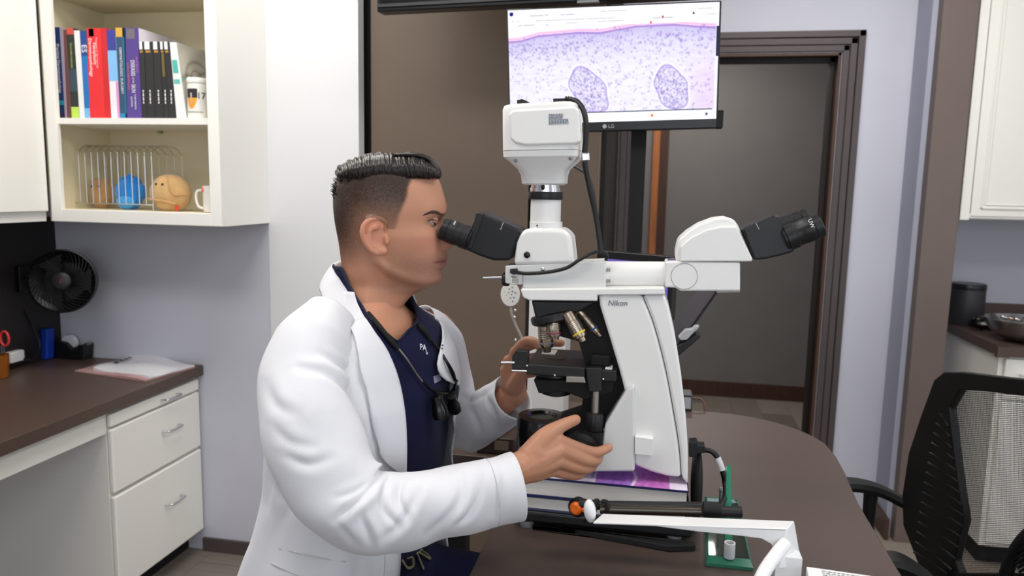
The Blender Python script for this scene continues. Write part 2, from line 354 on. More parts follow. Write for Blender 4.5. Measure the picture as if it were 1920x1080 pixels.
# ------------------------------------------------------------------ books
YS = 2.285
BG = 'books on the upper shelf'
def book(label, tl, tr, bl, br, top, col, bands=(), words=(), depth=.19, ys=YS, pages=PAGES, cov=None, marks=(), side=None):
    bot = 220.5
    q = [PY(bl, bot, ys), PY(br, bot, ys), PY(tr, top, ys), PY(tl, top, ys)]
    for i in (0, 1): q[i][2] = zsh+.0005
    depth = min(depth, YL-.016-ys)
    m = cov or mat('cover_%02x%02x%02x' % col, col, .38, bump=.02)
    rt = thing('book', label, 'book', tuple((q[0]+q[1])/2), BG)
    Q = lambda s, t, d: lerp(lerp(q[0], q[1], s), lerp(q[3], q[2], s), t)+np.array([0, d, 0])
    w = np.linalg.norm(q[1]-q[0]); th = min(.0025, w*.14); e = th/w; eb = .004/np.linalg.norm(q[2]-q[1])
    def slab(s0, s1, t0, t1, d0, d1):
        return [Q(s, t, d) for t in (t0, t1) for s, d in ((s0, d0), (s1, d0), (s1, d1), (s0, d1))], BOXF
    V, F = join([slab(0, 1, 0, 1, 0, th), slab(0, e, 0, 1, th, depth), slab(1-e, 1, 0, 1, th, depth)])
    c = mesh('cover', V, F, m, rt)
    V, F = slab(e, 1-e, eb, 1-eb, th, depth-.004); mesh('pages', V, F, pages, rt)
    for (t0, t1, bc, *ss) in bands:
        s0, s1 = ss if ss else (.0, 1.)
        V, F = slab(s0, s1, t0, t1, -.0007, 0); mesh('spine_band', V, F, mat('band_%02x%02x%02x' % bc, bc, .4), rt)
    for (s, tc, sc, size, tm, *sx) in words:
        P = Q(sx[0] if sx else .5, tc, -.0009); text('spine_lettering', s, P, -Z3, X3, size, tm, rt, ext=.0002, xs=sx[1] if len(sx) > 1 else 1.0)
    if side:
        V, F = slab(1.0, 1.02, 0, 1, .004, depth); mesh('side_cover', V, F, mat('side_%02x%02x%02x' % side, side, .45), rt)
    for (tc, hh, ss, ww, dm) in marks: dashes('spine_print', Q(ss, tc, -.001), Z3, -X3, hh, ww, 4, dm, rt, 1)
    return rt
blackc = (38, 37, 40)
book('navy book with white lettering, leftmost on the upper shelf', 99, 111, 113, 121.5, 51, (30, 58, 110), [(0, .07, (50, 45, 90)), (.15, .2, (40, 150, 170))], [('Practical Dermatopathology', .55, 0, .0145, WINK)])
book('thin pale mauve book between the navy and maroon ones', 111.5, 118, 122, 126, 52, (168, 152, 166))
book('thin maroon book with white pages, third from the left', 118.5, 124, 126.5, 134.5, 56, (108, 66, 66))
book('black green book with a red top band and lime foot', 124.5, 137.5, 135, 149, 52.5, (38, 44, 40), [(.93, 1, (205, 75, 62)), (.0, .13, (190, 225, 90)), (.3, .55, (48, 72, 84))], [('Genodermatoses', .7, 0, .012, mat('lime_ink', (170, 190, 70), .6))])
book('plain white spined book beside the blue one', 138.5, 149, 149.5, 159, 57, (236, 236, 236))
book('bright blue book with white letters at its edge', 150, 162, 159.5, 169, 58, (22, 112, 190), [(.72, 1, (16, 70, 140)), (0, .12, (120, 185, 230))], [('ES', .8, 0, .028, WINK)])
book('thick red book titled in white lettering', 162.5, 199, 169.5, 209, 53, (205, 30, 38), [(.91, .995, (40, 120, 170), .1, .36), (.0, 1, (232, 40, 46), .0, .72)], [('Requisites in Dermatology', .73, 0, .0095, mat('pale_ink', (255, 190, 190), .6), .48), ('Neoplastic', .72, 0, .017, WINK, .36), ('Dermatopathology', .68, 0, .0165, WINK, .15)])
book('book banded indigo, pale blue and white with pink edge', 200, 216, 208.5, 225, 56, (236, 232, 240), [(.77, 1, (58, 60, 150)), (.43, .77, (130, 190, 240)), (0, .42, (225, 150, 200), .75, 1)], [])
book('dark teal book with a yellow top band', 216.5, 232, 225.5, 238, 52, (42, 78, 112), [(.9, 1, (214, 170, 70)), (0, .06, (40, 130, 180)), (0, 1, (35, 110, 140), .82, 1)], [('DERMATOLOGIC SURGERY', .53, 0, .0125, WINK)])
book('purple book titled DISEASES of the SKIN', 235, 258, 238.5, 266, 52, (84, 62, 140), [(.88, .99, (110, 105, 110), .08, .75)], [('DISEASES', .56, 0, .021, WINK, .50, .62), ('OF THE', .427, 0, .009, WINK, .50, .6), ('SKIN', .335, 0, .021, WINK, .50, .62), ('CLINICAL DERMATOLOGY', .47, 0, .0075, mat('rose_ink', (230, 130, 130), .6), .16), ('ANDREWS', .6, 0, .011, mat('lilac_ink', (190, 120, 200), .6), .82), ('THIRTEENTH', .19, 0, .0085, WINK, .6), ('EDITION', .19, 0, .0085, WINK, .35)], depth=.24, side=(226, 222, 232))
for i, (tl, tr, bl, br) in enumerate([(261, 269.5, 266.5, 275.5), (270.5, 286, 276, 291), (287, 299, 291.5, 307.5), (300, 307, 308, 317), (307.5, 317, 317.5, 331)]):
    book('black volume with a white top band, %s of five in its set' % ['first', 'second', 'third', 'fourth', 'last'][i], tl, tr, bl, br, 78, blackc, [(.9, 1, (236, 236, 236), 0, .62), (.86, .885, (190, 140, 60), .1, .7)] + ([(.55, .85, (112, 96, 40), .2, .8)] if i == 3 else []), [], depth=.2, marks=[(.2, .045, .5, .004, WINK)])
bk = book('tall white and teal book at the right end of the row', 318, 330, 331.5, 350, 79, (232, 234, 232), [(.6, .77, (90, 180, 170), .1, .8), (.46, .52, (100, 190, 180), .1, .8)], depth=.22, cov=None)
# pale grey swirling print on its visible side cover
def swirl(u, v):
    c = np.ones((len(u), 3))*np.array([.80, .78, .74]); n = np.sin(u*9+4*np.sin(v*6))*.5+.5
    for (x, y, a_, b_, w) in ((.45, .42, .32, .22, .1), (.40, .45, .16, .13, .09), (.7, .62, .4, .3, .07), (.2, .75, .3, .35, .08)):
        e = np.sqrt(((u-x)/a_)**2+((v-y)/b_)**2); c -= (np.exp(-((e-1)/w)**2)*.16)[:, None]
    c -= (n*.08)[:, None]; c[(np.abs(v-.47) < .012) & (u < .8)] = (.45, .70, .66); return c
qa, qb, qc_, qd = PY(331.5, 220.5, YS), PY(350, 220.5, YS), PY(330, 79, YS), PY(318, 79, YS); qb[2] = zsh+.0005
sd = np.array([.0012, 0, 0])
grid('side_print', qc_+sd+np.array([0, .003, 0]), qc_+sd+np.array([0, .215, 0]), qb+sd+np.array([0, .003, 0]), 60, 80, PRINT, bk, swirl)
# white jar
def jar(c, rad, h):
    r = thing('lidded_jar', 'white lidded jar with a shield emblem beside the books', 'jar', tuple(c))
    lathe('body', [(rad*.96, 0), (rad, .004), (rad, h*.82), (rad*.93, h*.84), (rad*.93, h*.86)], c, Z3, mat('jar_white', (240, 238, 230), .3), r)
    lathe('lid', [(rad*1.0, h*.86), (rad*1.02, h*.87), (rad*1.02, h*.96), (rad*.97, h*.99), (rad*.4, h)], c, Z3, mat('jar_white', (240, 238, 230), .3), r)
    def wrap(name, a0, a1, z0, z1, m, dr=.0006, shield=False):
        n = 10; V = []; F = []
        for i in range(n+1):
            a = math.radians(lerp(a0, a1, i/n)); s = abs(2*i/n-1); zz0 = z0+((z1-z0)*.75*s**2 if shield else 0)
            for z in (zz0, z1): V.append((c[0]+math.sin(a)*(rad+dr), c[1]-math.cos(a)*(rad+dr), c[2]+z))
        for i in range(n): F.append((2*i, 2*i+2, 2*i+3, 2*i+1))
        mesh(name, V, F, m, r)
    wrap('emblem_top', -38, 32, h*.5, h*.72, INK); wrap('emblem_shield', -34, 28, h*.24, h*.5, mat('amber_ink', (240, 160, 50), .5), shield=True); wrap('emblem_line', -8, 2, h*.36, h*.62, mat('tan_ink', (190, 175, 150), .5), dr=.0009)
    a = math.radians(52); text('jar_lettering', '17', (c[0]+math.sin(a)*(rad+.001), c[1]-math.cos(a)*(rad+.001), c[2]+h*.55), (math.cos(a), math.sin(a), 0), Z3, .03, INK, r)
    wrap('lettering_line', -50, 60, h*.15, h*.17, GREYP)
cj = PY(372, 222, CY0+.055); cj[2] = zsh+.0005
jar(cj, .0325, .135)
# ------------------------------------------------------------------ lower shelf
zlo = zbi+.0005
def lo(x, Y): p = PY(x, 393, Y); p[2] = zlo; return p
WIRE = mat('chrome_wire', (205, 205, 205), .3, 1)
a0 = lo(141, 2.36); a1 = lo(288, 2.30); b0 = lo(176, 2.50); b1 = lo(345, 2.50)
r = thing('wire_rack', 'chrome wire sorter rack on the lower shelf behind the plush toys', 'wire rack', tuple((a0+b1)/2))
ht = PY(288, 285, 2.30)[2]-zlo; up = np.array([0, 0, 1.0])
tubes('base_wires', [([a0+up*.004, a0+up*.02, a1+up*.02, a1+up*.003], .0022), ([b0+up*.003, b0+up*.02, b1+up*.02, b1+up*.003], .0022), ([a0+up*.02, b0+up*.02], .002), ([a1+up*.02, b1+up*.02], .002)], WIRE, r)
for i in range(13):
    t = i/12; pa = lerp(a0, a1, t); pb = lerp(b0, b1, t); m_ = (pa+pb)/2
    tube('hoop', [pa+up*.02, pa+up*ht*.9, lerp(pa, pb, .03)+up*(ht+.0), lerp(pa, pb, .3)+up*(ht+.022), lerp(pa, pb, .75)+up*(ht+.022), lerp(pa, pb, .97)+up*ht, pb+up*ht*.9, pb+up*.02], .0016, WIRE, r, seg=6, n=3)
tubes('top_wires', [([lerp(a0, b0, .5)+up*(ht+.026), lerp(a1, b1, .5)+up*(ht+.026)], .0018)], WIRE, r)
def plush(label, px, Y, w, h, d, m, eyes, extra):
    c = lo(px, Y); r = thing('plush_toy', label, 'plush toy', tuple(c), 'plush toys on the lower shelf')
    fn = lambda th, ph: 1+.05*math.sin(3*th+1)*math.sin(ph)+.04*math.cos(2*ph)
    ell('body', c+up*h*.47, (w, 0, 0), (0, d, 0), (0, 0, h*.5), m, r, fn=fn)
    for ex, ez in eyes: ell('eye', c+np.array([ex*w, -d*.96*math.sqrt(max(.05, 1-ex*ex*.9-(ez*2-1)**2*.7)), ez*h]), (.004, 0, 0), (0, .004, 0), (0, 0, .004), BLACKG, r, nu=10, nv=6)
    extra(r, c, w, h, d); return r
TAN = mat('tan_plush', (205, 165, 110), .9, bump=.6, bscale=300, var=.1, vscale=40, sheen=.4)
TAN2 = mat('brown_plush', (196, 152, 98), .9, bump=.6, bscale=300, var=.1, vscale=40, sheen=.4)
BLU = mat('blue_plush', (28, 130, 215), .9, bump=.6, bscale=300, var=.12, vscale=40, sheen=.4)
BLU2 = mat('light_blue_plush', (70, 165, 235), .9, bump=.6, bscale=300, sheen=.4)
def ex1(r, c, w, h, d):
    for s in (-1, 1): ell('ear', c+np.array([s*w*.5, 0, h*.93]), (w*.25, 0, 0), (0, d*.3, 0), (0, 0, h*.12), TAN2, r, nu=12, nv=8)
def ex2(r, c, w, h, d):
    for a in range(5):
        g = math.radians(20+a*35); ell('petal', c+np.array([math.cos(g)*w*.85, .01, h*.42+math.sin(g)*h*.46]), (w*.36, 0, 0), (0, d*.6, 0), (0, 0, h*.27), BLU, r, nu=14, nv=8)
    ell('muzzle', c+np.array([0, -d*.5, h*.26]), (w*.7, 0, 0), (0, d*.6, 0), (0, 0, h*.26), BLU2, r, nu=16, nv=10)
def ex3(r, c, w, h, d):
    tube('seam', [c+np.array([-w*.98, -d*.25, h*.33]), c+np.array([-w*.5, -d*.86, h*.30]), c+np.array([w*.1, -d*.98, h*.27]), c+np.array([w*.6, -d*.74, h*.2])], .004, TAN2, r, seg=6)
    tube('seam', [c+np.array([w*.9, -d*.3, h*.45]), c+np.array([w*.55, -d*.8, h*.45]), c+np.array([w*.3, -d*.8, h*.72]), c+np.array([w*.1, -d*.5, h*.94])], .003, TAN2, r, seg=6)
    box('tag', c+np.array([w*.55, -d*.75, h*.02]), c+np.array([w*.72, -d*.72, h*.17]), mat('red_tag', (205, 70, 50), .7), r)
plush('small brown plush toy at the left inside the wire rack', 192, 2.42, .042, .105, .035, TAN2, [(-.35, .75), (.35, .75)], ex1)
plush('fluffy blue petalled plush toy inside the wire rack', 243, 2.37, .052, .11, .034, BLU, [(-.4, .34), (.1, .36)], ex2)
plush('big round tan plush toy right of the blue one', 320, 2.345, .078, .128, .05, TAN, [(-.28, .72), (.05, .72)], ex3)
cm = lo(400, 2.31)
r = thing('mug', 'white mug with a pink rim mark behind the cabinet stile', 'mug', tuple(cm))
lathe('body', [(.026, 0), (.031, .004), (.033, .09), (.03, .09), (.028, .008)], cm, Z3, mat('mug_glaze', (238, 232, 224), .2), r)
tube('handle', [cm+np.array([-.03, -.006, .075]), cm+np.array([-.052, -.01, .07]), cm+np.array([-.056, -.011, .045]), cm+np.array([-.048, -.01, .02]), cm+np.array([-.03, -.006, .012])], .0045, mat('mug_glaze', (238, 232, 224), .2), r)
ell('pink_mark', cm+np.array([-.018, -.026, .078]), (.008, 0, 0), (0, .004, 0), (0, 0, .011), mat('pink_mark', (240, 120, 110), .5), r, nu=10, nv=6)
# ------------------------------------------------------------------ fan
fc = PY(118, 527, 2.33); fd = np.array([.42, -.9, .12]); fd /= np.linalg.norm(fd)
r = thing('desk_fan', 'round black fan fixed to the left backsplash above the worktop', 'fan', tuple(PY(40, 530, 2.36)))
R = .116
FANB = mat('fan_plastic', (10, 10, 11), .35)
lathe('housing', [(R*.3, -.10), (R*.62, -.085), (R*.9, -.04), (R, -.005), (R, .012), (R*.955, .014), (R*.95, .0), (R*.6, -.03), (R*.2, -.03)], fc, fd, FANB, r, seg=48)
a_ = np.cross(Z3, fd); a_ /= np.linalg.norm(a_); b_ = np.cross(fd, a_)
for k in range(40):
    g = 2*math.pi*k/40; P = []
    for j in range(6):
        t = j/5; rr = lerp(R*.25, R*.955, t); gg = g+.75*t; P.append(fc+fd*(.016-.008*t*t)+a_*rr*math.cos(gg)+b_*rr*math.sin(gg))
    tube('grille_rib', P, .0017, FANB, r, seg=5, n=2)
lathe('hub', [(R*.27, .008), (R*.27, .02), (R*.2, .024), (.001, .025)], fc, fd, mat('hub_grey', (32, 32, 33), .4), r)
obox('hub_mark', fc+fd*.0258, a_*.003+b_*.008, a_*.002-b_*.001, fd*.0004, mat('red_mark', (120, 30, 35), .5), r)
for k in range(3):
    g = 2*math.pi*k/3; P = [fc-fd*.012+(a_*math.cos(g+s)+b_*math.sin(g+s))*rr for rr, s in ((R*.2, -.2), (R*.85, -.45), (R*.88, .45), (R*.2, .3))]
    prism('blade', P, fd*.003, FANB, r)
bp = fc-fd*.06
tube('arm', [bp, bp+np.array([-.06, .03, .0]), np.array([XL+.02, bp[1]+.03, bp[2]])], .016, FANB, r)
box('wall_plate', (XL+.0125, bp[1]-.02, bp[2]-.05), (XL+.03, bp[1]+.08, bp[2]+.05), FANB, r, bevel=.004)
# ------------------------------------------------------------------ worktop things
def onct(x, y): return PZ(x, y, CT+.0005)
c = onct(91, 674)
r = thing('stapler', 'blue stapler standing upright in the desk corner', 'stapler', tuple(c))
BLUEP = mat('blue_plastic', (22, 60, 170), .3)
obox('handle', c+up*.064, (.016, 0, 0), (0, .02, 0), (.004, 0, .062), BLUEP, r, bevel=.008)
obox('base', c+np.array([-.022, .01, .06]), (.006, 0, 0), (0, .018, 0), (.003, 0, .058), mat('dark_blue_plastic', (14, 30, 90), .35), r, bevel=.004)
c = onct(141, 671)
r = thing('tape_dispenser', 'black tape dispenser beside the blue stapler', 'tape dispenser', tuple(c))
pts = [(-.065, 0), (.062, 0), (.068, .05), (.066, .062), (.045, .06), (.035, .042), (.012, .038), (-.02, .066), (-.045, .07), (-.062, .055)]
prism('body', [c+np.array([x, -.03, z]) for x, z in pts], (0, .055, 0), BLACK, r, bevel=.004)
V, F = lathevf([(.016, -.010), (.03, -.010), (.03, .010), (.016, .010)], c+np.array([-.02, -.0, .062]), Y3, 24); mesh('tape_roll', V, F, mat('tape_white', (235, 236, 240), .3), r, smooth=True, angle=35)
box('cutter', c+np.array([.058, -.014, .058]), c+np.array([.07, .012, .066]), STEEL, r)
c = onct(4, 708)
r = thing('pen_cup', 'amber translucent cup holding red scissors at the left edge', 'cup', tuple(c))
AMB = mat('amber_plastic', (190, 110, 30), .15, trans=.6)
lathe('cup', [(.02, 0), (.022, .002), (.026, .085), (.0245, .085), (.0205, .004)], c, Z3, AMB, r)
r = thing('scissors', 'red handled scissors standing in the amber cup', 'scissors', tuple(c+up*.004))
for s, w in ((-1, 0), (1, 0)):
    cc = c+np.array([.002+s*.016, s*.004, .142]); tube('handle', [cc+np.array([math.cos(g)*.017, 0, math.sin(g)*.026]) for g in np.linspace(0, 2*math.pi, 13)], .0042, mat('red_plastic', (225, 60, 60), .35), r, seg=8, n=3)
    prism('blade', [c+np.array([s*.003-.006, s*.002, .006]), c+np.array([s*.003+.004, s*.002, .006]), c+np.array([s*.008+.006, s*.003, .115]), c+np.array([s*.008-.006, s*.003, .115])], (0, .0015, 0), CHROME, r)
p = PXx(22, 668, XL+.0125)
r = thing('plug_adapter', 'white plug adapter with black cord on the dark backsplash', 'plug adapter', tuple(p))
box('adapter_body', p+np.array([0, -.035, -.02]), p+np.array([.03, .03, .022]), WPLA, r, bevel=.006)
tube('cord', [p+np.array([.03, .02, -.012]), p+np.array([.045, .05, -.02]), p+np.array([.03, .10, .02]), p+np.array([.006, .10, .09]), p+np.array([.004, .07, .16])], .003, BLACK, r, seg=6)
# package
z = CT
pk = [PZ(140, 697, z), PZ(272, 716, z), PZ(365, 690, z), PZ(256, 668, z)]
r = thing('paper_package', 'flat white paper package in clear wrap with red edge on the worktop', 'package', tuple(sum(pk)/4))
def sheet(name, q, z0, th, m, n=14, wav=.002, seed=0):
    rs = np.random.RandomState(seed); ph = rs.rand(6)*6; V = []; F = []
    for lay in (0, 1):
        for j in range(n+1):
            for i in range(n+1):
                s, t = i/n, j/n; p = lerp(lerp(q[0], q[1], s), lerp(q[3], q[2], s), t).copy()
                e = min(s, 1-s, t, 1-t); p[2] = z0+(th*(sstep(0, .12, e)*.7+.3)+wav*(math.sin(7*s+ph[0]+3*t)+math.sin(9*t+ph[1]-4*s)+2) if lay else 0); V.append(p)
    N = (n+1)**2
    for j in range(n):
        for i in range(n):
            a = j*(n+1)+i; F.append((a+N, a+1+N, a+n+2+N, a+n+1+N)); F.append((a, a+n+1, a+n+2, a+1))
    for i in range(n):
        for a, b in ((i, i+1), (n*(n+1)+i+1, n*(n+1)+i), ((i+1)*(n+1), i*(n+1)), (i*(n+1)+n, (i+1)*(n+1)+n)): F.append((a, b, b+N, a+N))
    return mesh(name, V, F, m, r, smooth=True, angle=60)
sheet('wrap', pk, z+.0005, .006, mat('pink_wrap', (190, 150, 148), .25, var=.1), seed=1)
q2 = [lerp(pk[0], pk[1], .0)+(pk[2]-pk[1])*.12+(pk[1]-pk[0])*.18, pk[1]+(pk[2]-pk[1])*.08, pk[2], pk[3]]
sheet('paper', q2, z+.006, .006, mat('package_paper', (232, 232, 236), .35, bump=.2, bscale=30, coat=.3), wav=.0035, seed=2)
dx = q2[2]-q2[3]; dy = q2[3]-q2[0]
dashes('package_print', lerp(q2[0], q2[3], .3)+dx*.13+up*.0215, dy, -dx, .10, .022, 4, INK, r)
for k in range(2): dashes('package_small_print', lerp(q2[0], q2[3], .5-.1*k)+dx*.36+up*.0225, dx, dy, .08, .008, 6, mat('pale_print', (170, 172, 176), .6), r, k)
# ================================================================== TABLE
TZ = .86
r = thing('microscope_table', 'large dark brown table with rounded far corner under the microscope', 'table', (.1, 1.2, 0))
out = [(-.262, .15), (.425, .15), (.425, 1.25), (.432, 1.53), (.447, 1.70), (.452, 1.80)]
for a in np.linspace(0, 90, 9)[1:]: out.append((.452-.26+.26*math.cos(math.radians(a)), 1.84+.26*math.sin(math.radians(a))))
out += [(-.60, 2.10), (-.60, 1.60), (-.34, 1.60), (-.285, 1.58), (-.262, 1.52)]
prism('tabletop', [(x, y, TZ-.035) for x, y in out], (0, 0, .035), mat('table_laminate', (78, 64, 58), .42, bump=.04, bscale=300, var=.05, vscale=250), r, bevel=.003)
for lx, ly in ((.33, .3), (-.2, .3), (.3, 1.95), (-.52, 2.0)): box('leg', (lx-.03, ly-.03, .0), (lx+.03, ly+.03, TZ-.036), BLACKM, r)
# riser with round grey feet under the books
YR0, YR1 = 1.262, 1.50
xa, xb = PY(972, 960, YR0)[0], PY(1300, 960, YR0)[0]
r = thing('monitor_riser', 'black low riser on grey feet carrying the books and microscope', 'riser', ((xa+xb)/2, 1.38, TZ))
rz1 = PY(1130, 972, YR0)[2]; rz0 = rz1-.022
box('platform', (xa, YR0, rz0), (xb, YR1, rz1), BLACK, r, bevel=.006)
box('under_drawer', (xa+.045, YR0+.012, TZ+.0125), (xb-.004, YR1-.01, rz0), BLACKM, r, bevel=.004)
for fx in (xa+.014, xb-.03):
    for fy in (YR0+.014, YR1-.03): lathe('foot', [(.0125, 0), (.0135, .002), (.0135, rz0-TZ)], (fx, fy, TZ+.0003), Z3, mat('foot_grey', (120, 120, 124), .5), r, seg=20)
r = thing('closed_laptop', 'closed black laptop lying askew in front of the riser feet', 'laptop', tuple(PZ(1200, 1010, TZ)))
lp4 = [PZ(1000, 985, TZ), PZ(1080, 994, TZ), PZ(1255, 1036, TZ), PZ(1304, 1034, TZ), PZ(1296, 985, TZ)]
for p in lp4: p[1] = min(p[1], 1.2585)
prism('case', [p+Z3*.0005 for p in lp4], (0, 0, .011), BLACKM, r, bevel=.002)
tube('silver_edge', [PZ(1146, 1006, TZ)+Z3*.007, PZ(1252, 1031, TZ)+Z3*.007], .0012, STEEL, r, smoothp=False, seg=6)
# black sleeve hanging at the riser's right end
r = thing('black_pouch', 'black soft pouch leaning on the right end of the riser', 'pouch', (xb+.01, 1.36, TZ))
ell('pouch_body', (xb+.010, 1.36, TZ+.076), (.0095, 0, 0), (0, .085, 0), (0, 0, .075), BLACKM, r)
# ------------------------------------------------------------------ books under the microscope
NAVY = mat('navy_cloth', (28, 34, 84), .5, bump=.05)
x0, x1 = PY(958, 930, YR0)[0], PY(1290, 930, YR0)[0]
zb1 = rz1+.0005; zb1t = PY(1130, 944, YR0)[2]; zb2t = PY(1190, 912, YR0)[2]
def flatbook(label, z0, z1, xa_, xb_, ya, yb, cov):
    r = thing('textbook', label, 'book', ((xa_+xb_)/2, (ya+yb)/2, z0), 'textbooks under the microscope')
    box('back_cover', (xa_, ya, z0), (xb_, yb, z0+.003), cov, r); box('front_cover', (xa_, ya, z1-.0035), (xb_, yb, z1), cov, r)
    box('spine', (xa_, yb-.003, z0+.003), (xb_, yb, z1-.0035), cov, r)
    box('pages', (xa_+.003, ya+.0035, z0+.003), (xb_-.003, yb-.003, z1-.0035), mat('flat_pages', (232, 228, 220), .8, bump=.35, bscale=30, stretch=(.4, .4, 60), var=.04), r)
    return r
flatbook('lower thick textbook with pale pages on the black riser', zb1, zb1t, x0-.004, x1+.0, YR0+.004, YR1-.02, mat('pale_cover', (60, 62, 92), .5))
rb = flatbook('upper navy textbook with a purple tissue print on its cover', zb1t+.0005, zb2t, x0, x1+.001, YR0, YR1-.015, NAVY)
def histo(u, v):
    c = np.ones((len(u), 3))*np.array([.93, .88, .95]); n = np.sin(u*60+np.sin(v*23)*3)*np.sin(v*47+np.sin(u*31)*2)
    pk = ((u > .36) & (u < .88)); c[pk] = np.array([.77, .45, .76])+n[pk, None]*np.array([.06, .09, .05])
    st = ((u > .36) & (u < .62)); c[st] = np.array([.66, .45, .80])+n[st, None]*.07
    edge = np.abs(u-.62-.02*np.sin(v*9)) < .012; c[edge] = (.95, .85, .95)
    for k in range(6):
        a = (u-.06-.055*k)/.022; b = (v-.5)/.42; m = (a*a+b*b < 1); c[m] = np.array([.80, .70, .90])+n[m, None]*.1
    for k in range(10):
        m = ((u-.1-.024*k)/.009)**2+((v-.72-.05*math.sin(k))/.07)**2 < 1; c[m] = (.97, .95, .99)
    return c
grid('cover_print', (x0+.06, YR0+.001, zb2t+.0004), (x1-.001, YR0+.001, zb2t+.0004), (x0+.06, YR1-.02, zb2t+.0004), 120, 60, PRINT, rb, histo)
ZS = zb2t+.001
# ================================================================== MICROSCOPE
YM = 1.33
MS = thing('microscope', 'white and black two-headed teaching microscope with a camera on top', 'microscope', (0, YM, ZS))
def mp(n, pts, y0, y1, m, par=MS, bevel=.004, seg=3, smooth=False): return pprism(n, pts, y0, y1, m, par, bevel, seg, smooth)
AF, AB = YM-.045, YM+.045
def zfix(o, z):           # let the foot stand level on the book
    for v in o.data.vertices:
        if v.co.z < z+.022: v.co.z = max(z, v.co.z) if v.co.z > z else z
    return o
cur = catmull([(1204, 553, 0), (1226, 610, 0), (1247, 690, 0), (1262, 770, 0), (1273, 840, 0), (1277, 896, 0)], 5)
cur = [(p[0], p[1]) for p in cur]
arm = mp('arm', [(1121, 553)]+cur+[(1252, 894), (1222, 886), (1205, 879), (1190, 872), (1189, 835), (1185, 790), (1173, 740), (1160, 690), (1142, 630), (1125, 575)], AF, AB, WPLA, bevel=.006)
rear = mp('arm_rear_cover', [(x+1.3, y) for x, y in cur]+[(1291, 899), (1290, 840), (1286, 780), (1277, 700), (1266, 630), (1254, 575), (1246, 553)], AF+.001, AB-.001, WPLA, bevel=.006)
mp('arm_core', [(1128, 556)]+[(1243, 556), (1251, 578), (1263, 632), (1274, 702), (1283, 782), (1287, 842), (1288, 892), (1195, 868), (1192, 835), (1176, 740), (1145, 630)], AF+.0025, AB-.0025, WPLG, bevel=0)
tube('seam_line', [PY(x+.6, y, AF+.0022) for x, y in cur], .0008, DKGREY, MS, seg=5, n=2)
def foot_level(o):
    zmin = min(v.co.z for v in o.data.vertices)
    for v in o.data.vertices:
        if v.co.z < ZS+.012: v.co.z = ZS
foot_level(arm); foot_level(rear)
base = mp('base', [(1190, 722), (1176, 730), (1134, 797), (1128, 835), (1060, 842), (975, 842), (968, 852), (966, 885), (1190, 885)], AF-.012, AB+.012, WPLG, bevel=.005); foot_level(base)
for v in base.data.vertices:
    if v.co.z < ZS+.02: v.co.z = ZS
mp('arm_cap', [(975, 542), (1246, 539.5), (1247, 553), (1120, 554), (1120, 565), (992, 563.5), (980, 558)], AF-.004, AB+.004, WPLA, bevel=.003)
mp('brand_seam', [(1119.4, 555), (1121, 555), (1121, 566), (1119.4, 566)], AF-.001, AF+.01, DKGREY, bevel=0)
text('brand_lettering', 'Nikon', PY(1157.5, 568.5, AF-.0006), PY(1200, 569, AF)-PY(1100, 568, AF), Z3, .0135, mat('brand_grey', (110, 112, 118), .4), MS, shear=.25)
o = mp('square_switch', [(1190, 818), (1225, 823), (1223, 856), (1190, 852)], AF-.014, AF+.002, WPLA, bevel=.0015)
mp('inner_frame', [(997, 565), (1124, 566), (1164, 690), (1180, 735), (1134, 800), (1110, 842), (1000, 842), (1000, 800), (1090, 770), (1100, 690), (1085, 640), (1010, 620)], YM-.012, YM+.03, BLACKM, bevel=0)
# teaching bridge
mp('bridge_block', [(947, 498.5), (1134, 490), (1136, 540.5), (977, 541), (980, 534), (960, 534), (947, 531)], YM-.034, YM+.034, WPLG, bevel=.002)
mp('bridge_seam', [(980, 509), (981, 509), (981, 540), (980, 540)], YM-.0345, YM-.03, GREYP, bevel=0)
lathe('pointer_knob', [(.011, 0), (.0125, .002), (.0125, .010), (.011, .012)], PY(955, 524, YM-.02), -X3, BLACK, MS, seg=24)
tube('pointer_rod', [PY(946, 520, YM-.018), PY(906, 521, YM-.018)], .0028, CHROME, MS, smoothp=False)
o = mp('sticker', [(957, 516), (977, 515.5), (977, 532), (957, 532.5)], YM-.0346, YM-.033, mat('sticker_white', (226, 224, 214), .5), bevel=0)
text('sticker_lettering', 'Nikon', PY(963.5, 519.2, YM-.0349), X3, Z3, .0045, INK, MS)
for k in range(3): dashes('sticker_print', PY(960, 523+k*3, YM-.0349), X3, Z3, .012, .0014, 6, GREYP, MS, k)
for (sx, sy) in ((1018, 504.5), (1021, 547)): ell('set_screw', PY(sx, sy, YM-.036), (.0042, 0, 0), (0, .003, 0), (0, 0, .0042), CHROME, MS, nu=12, nv=8)
pa, pb = PY(1135, 515.5, YM), PY(1249, 516.5, YM)
lathe('link_tube', [(.0245, 0), (.0245, np.linalg.norm(pb-pa))], pa, pb-pa, WPLA, MS, seg=40)
for (sx, sy) in ((1139, 505), (1139, 527)):
    for dx in (0, 4): ell('link_screw', PY(sx+dx, sy, YM-.024), (.0016, 0, 0), (0, .0016, 0), (0, 0, .004), STEEL, MS, nu=8, nv=6)
mp('second_block', [(1247, 491), (1262, 490), (1388, 491.5), (1388, 546), (1276, 546), (1268, 540), (1247, 539)], YM-.034, YM+.034, WPLA, bevel=.0035)
cc = PY(1283, 518, YM-.0342)
tube('round_seam', [cc+np.array([math.cos(g)*.0222, 0, math.sin(g)*.0222]) for g in np.linspace(0, 2*math.pi, 25)], .0004, GREYP, MS, seg=4, n=2)
o = mp('block_window', [(1252, 487), (1269, 487), (1274, 490.5), (1256, 490.5)], YM-.015, YM+.015, mat('violet_glass', (110, 100, 150), .1), bevel=0)
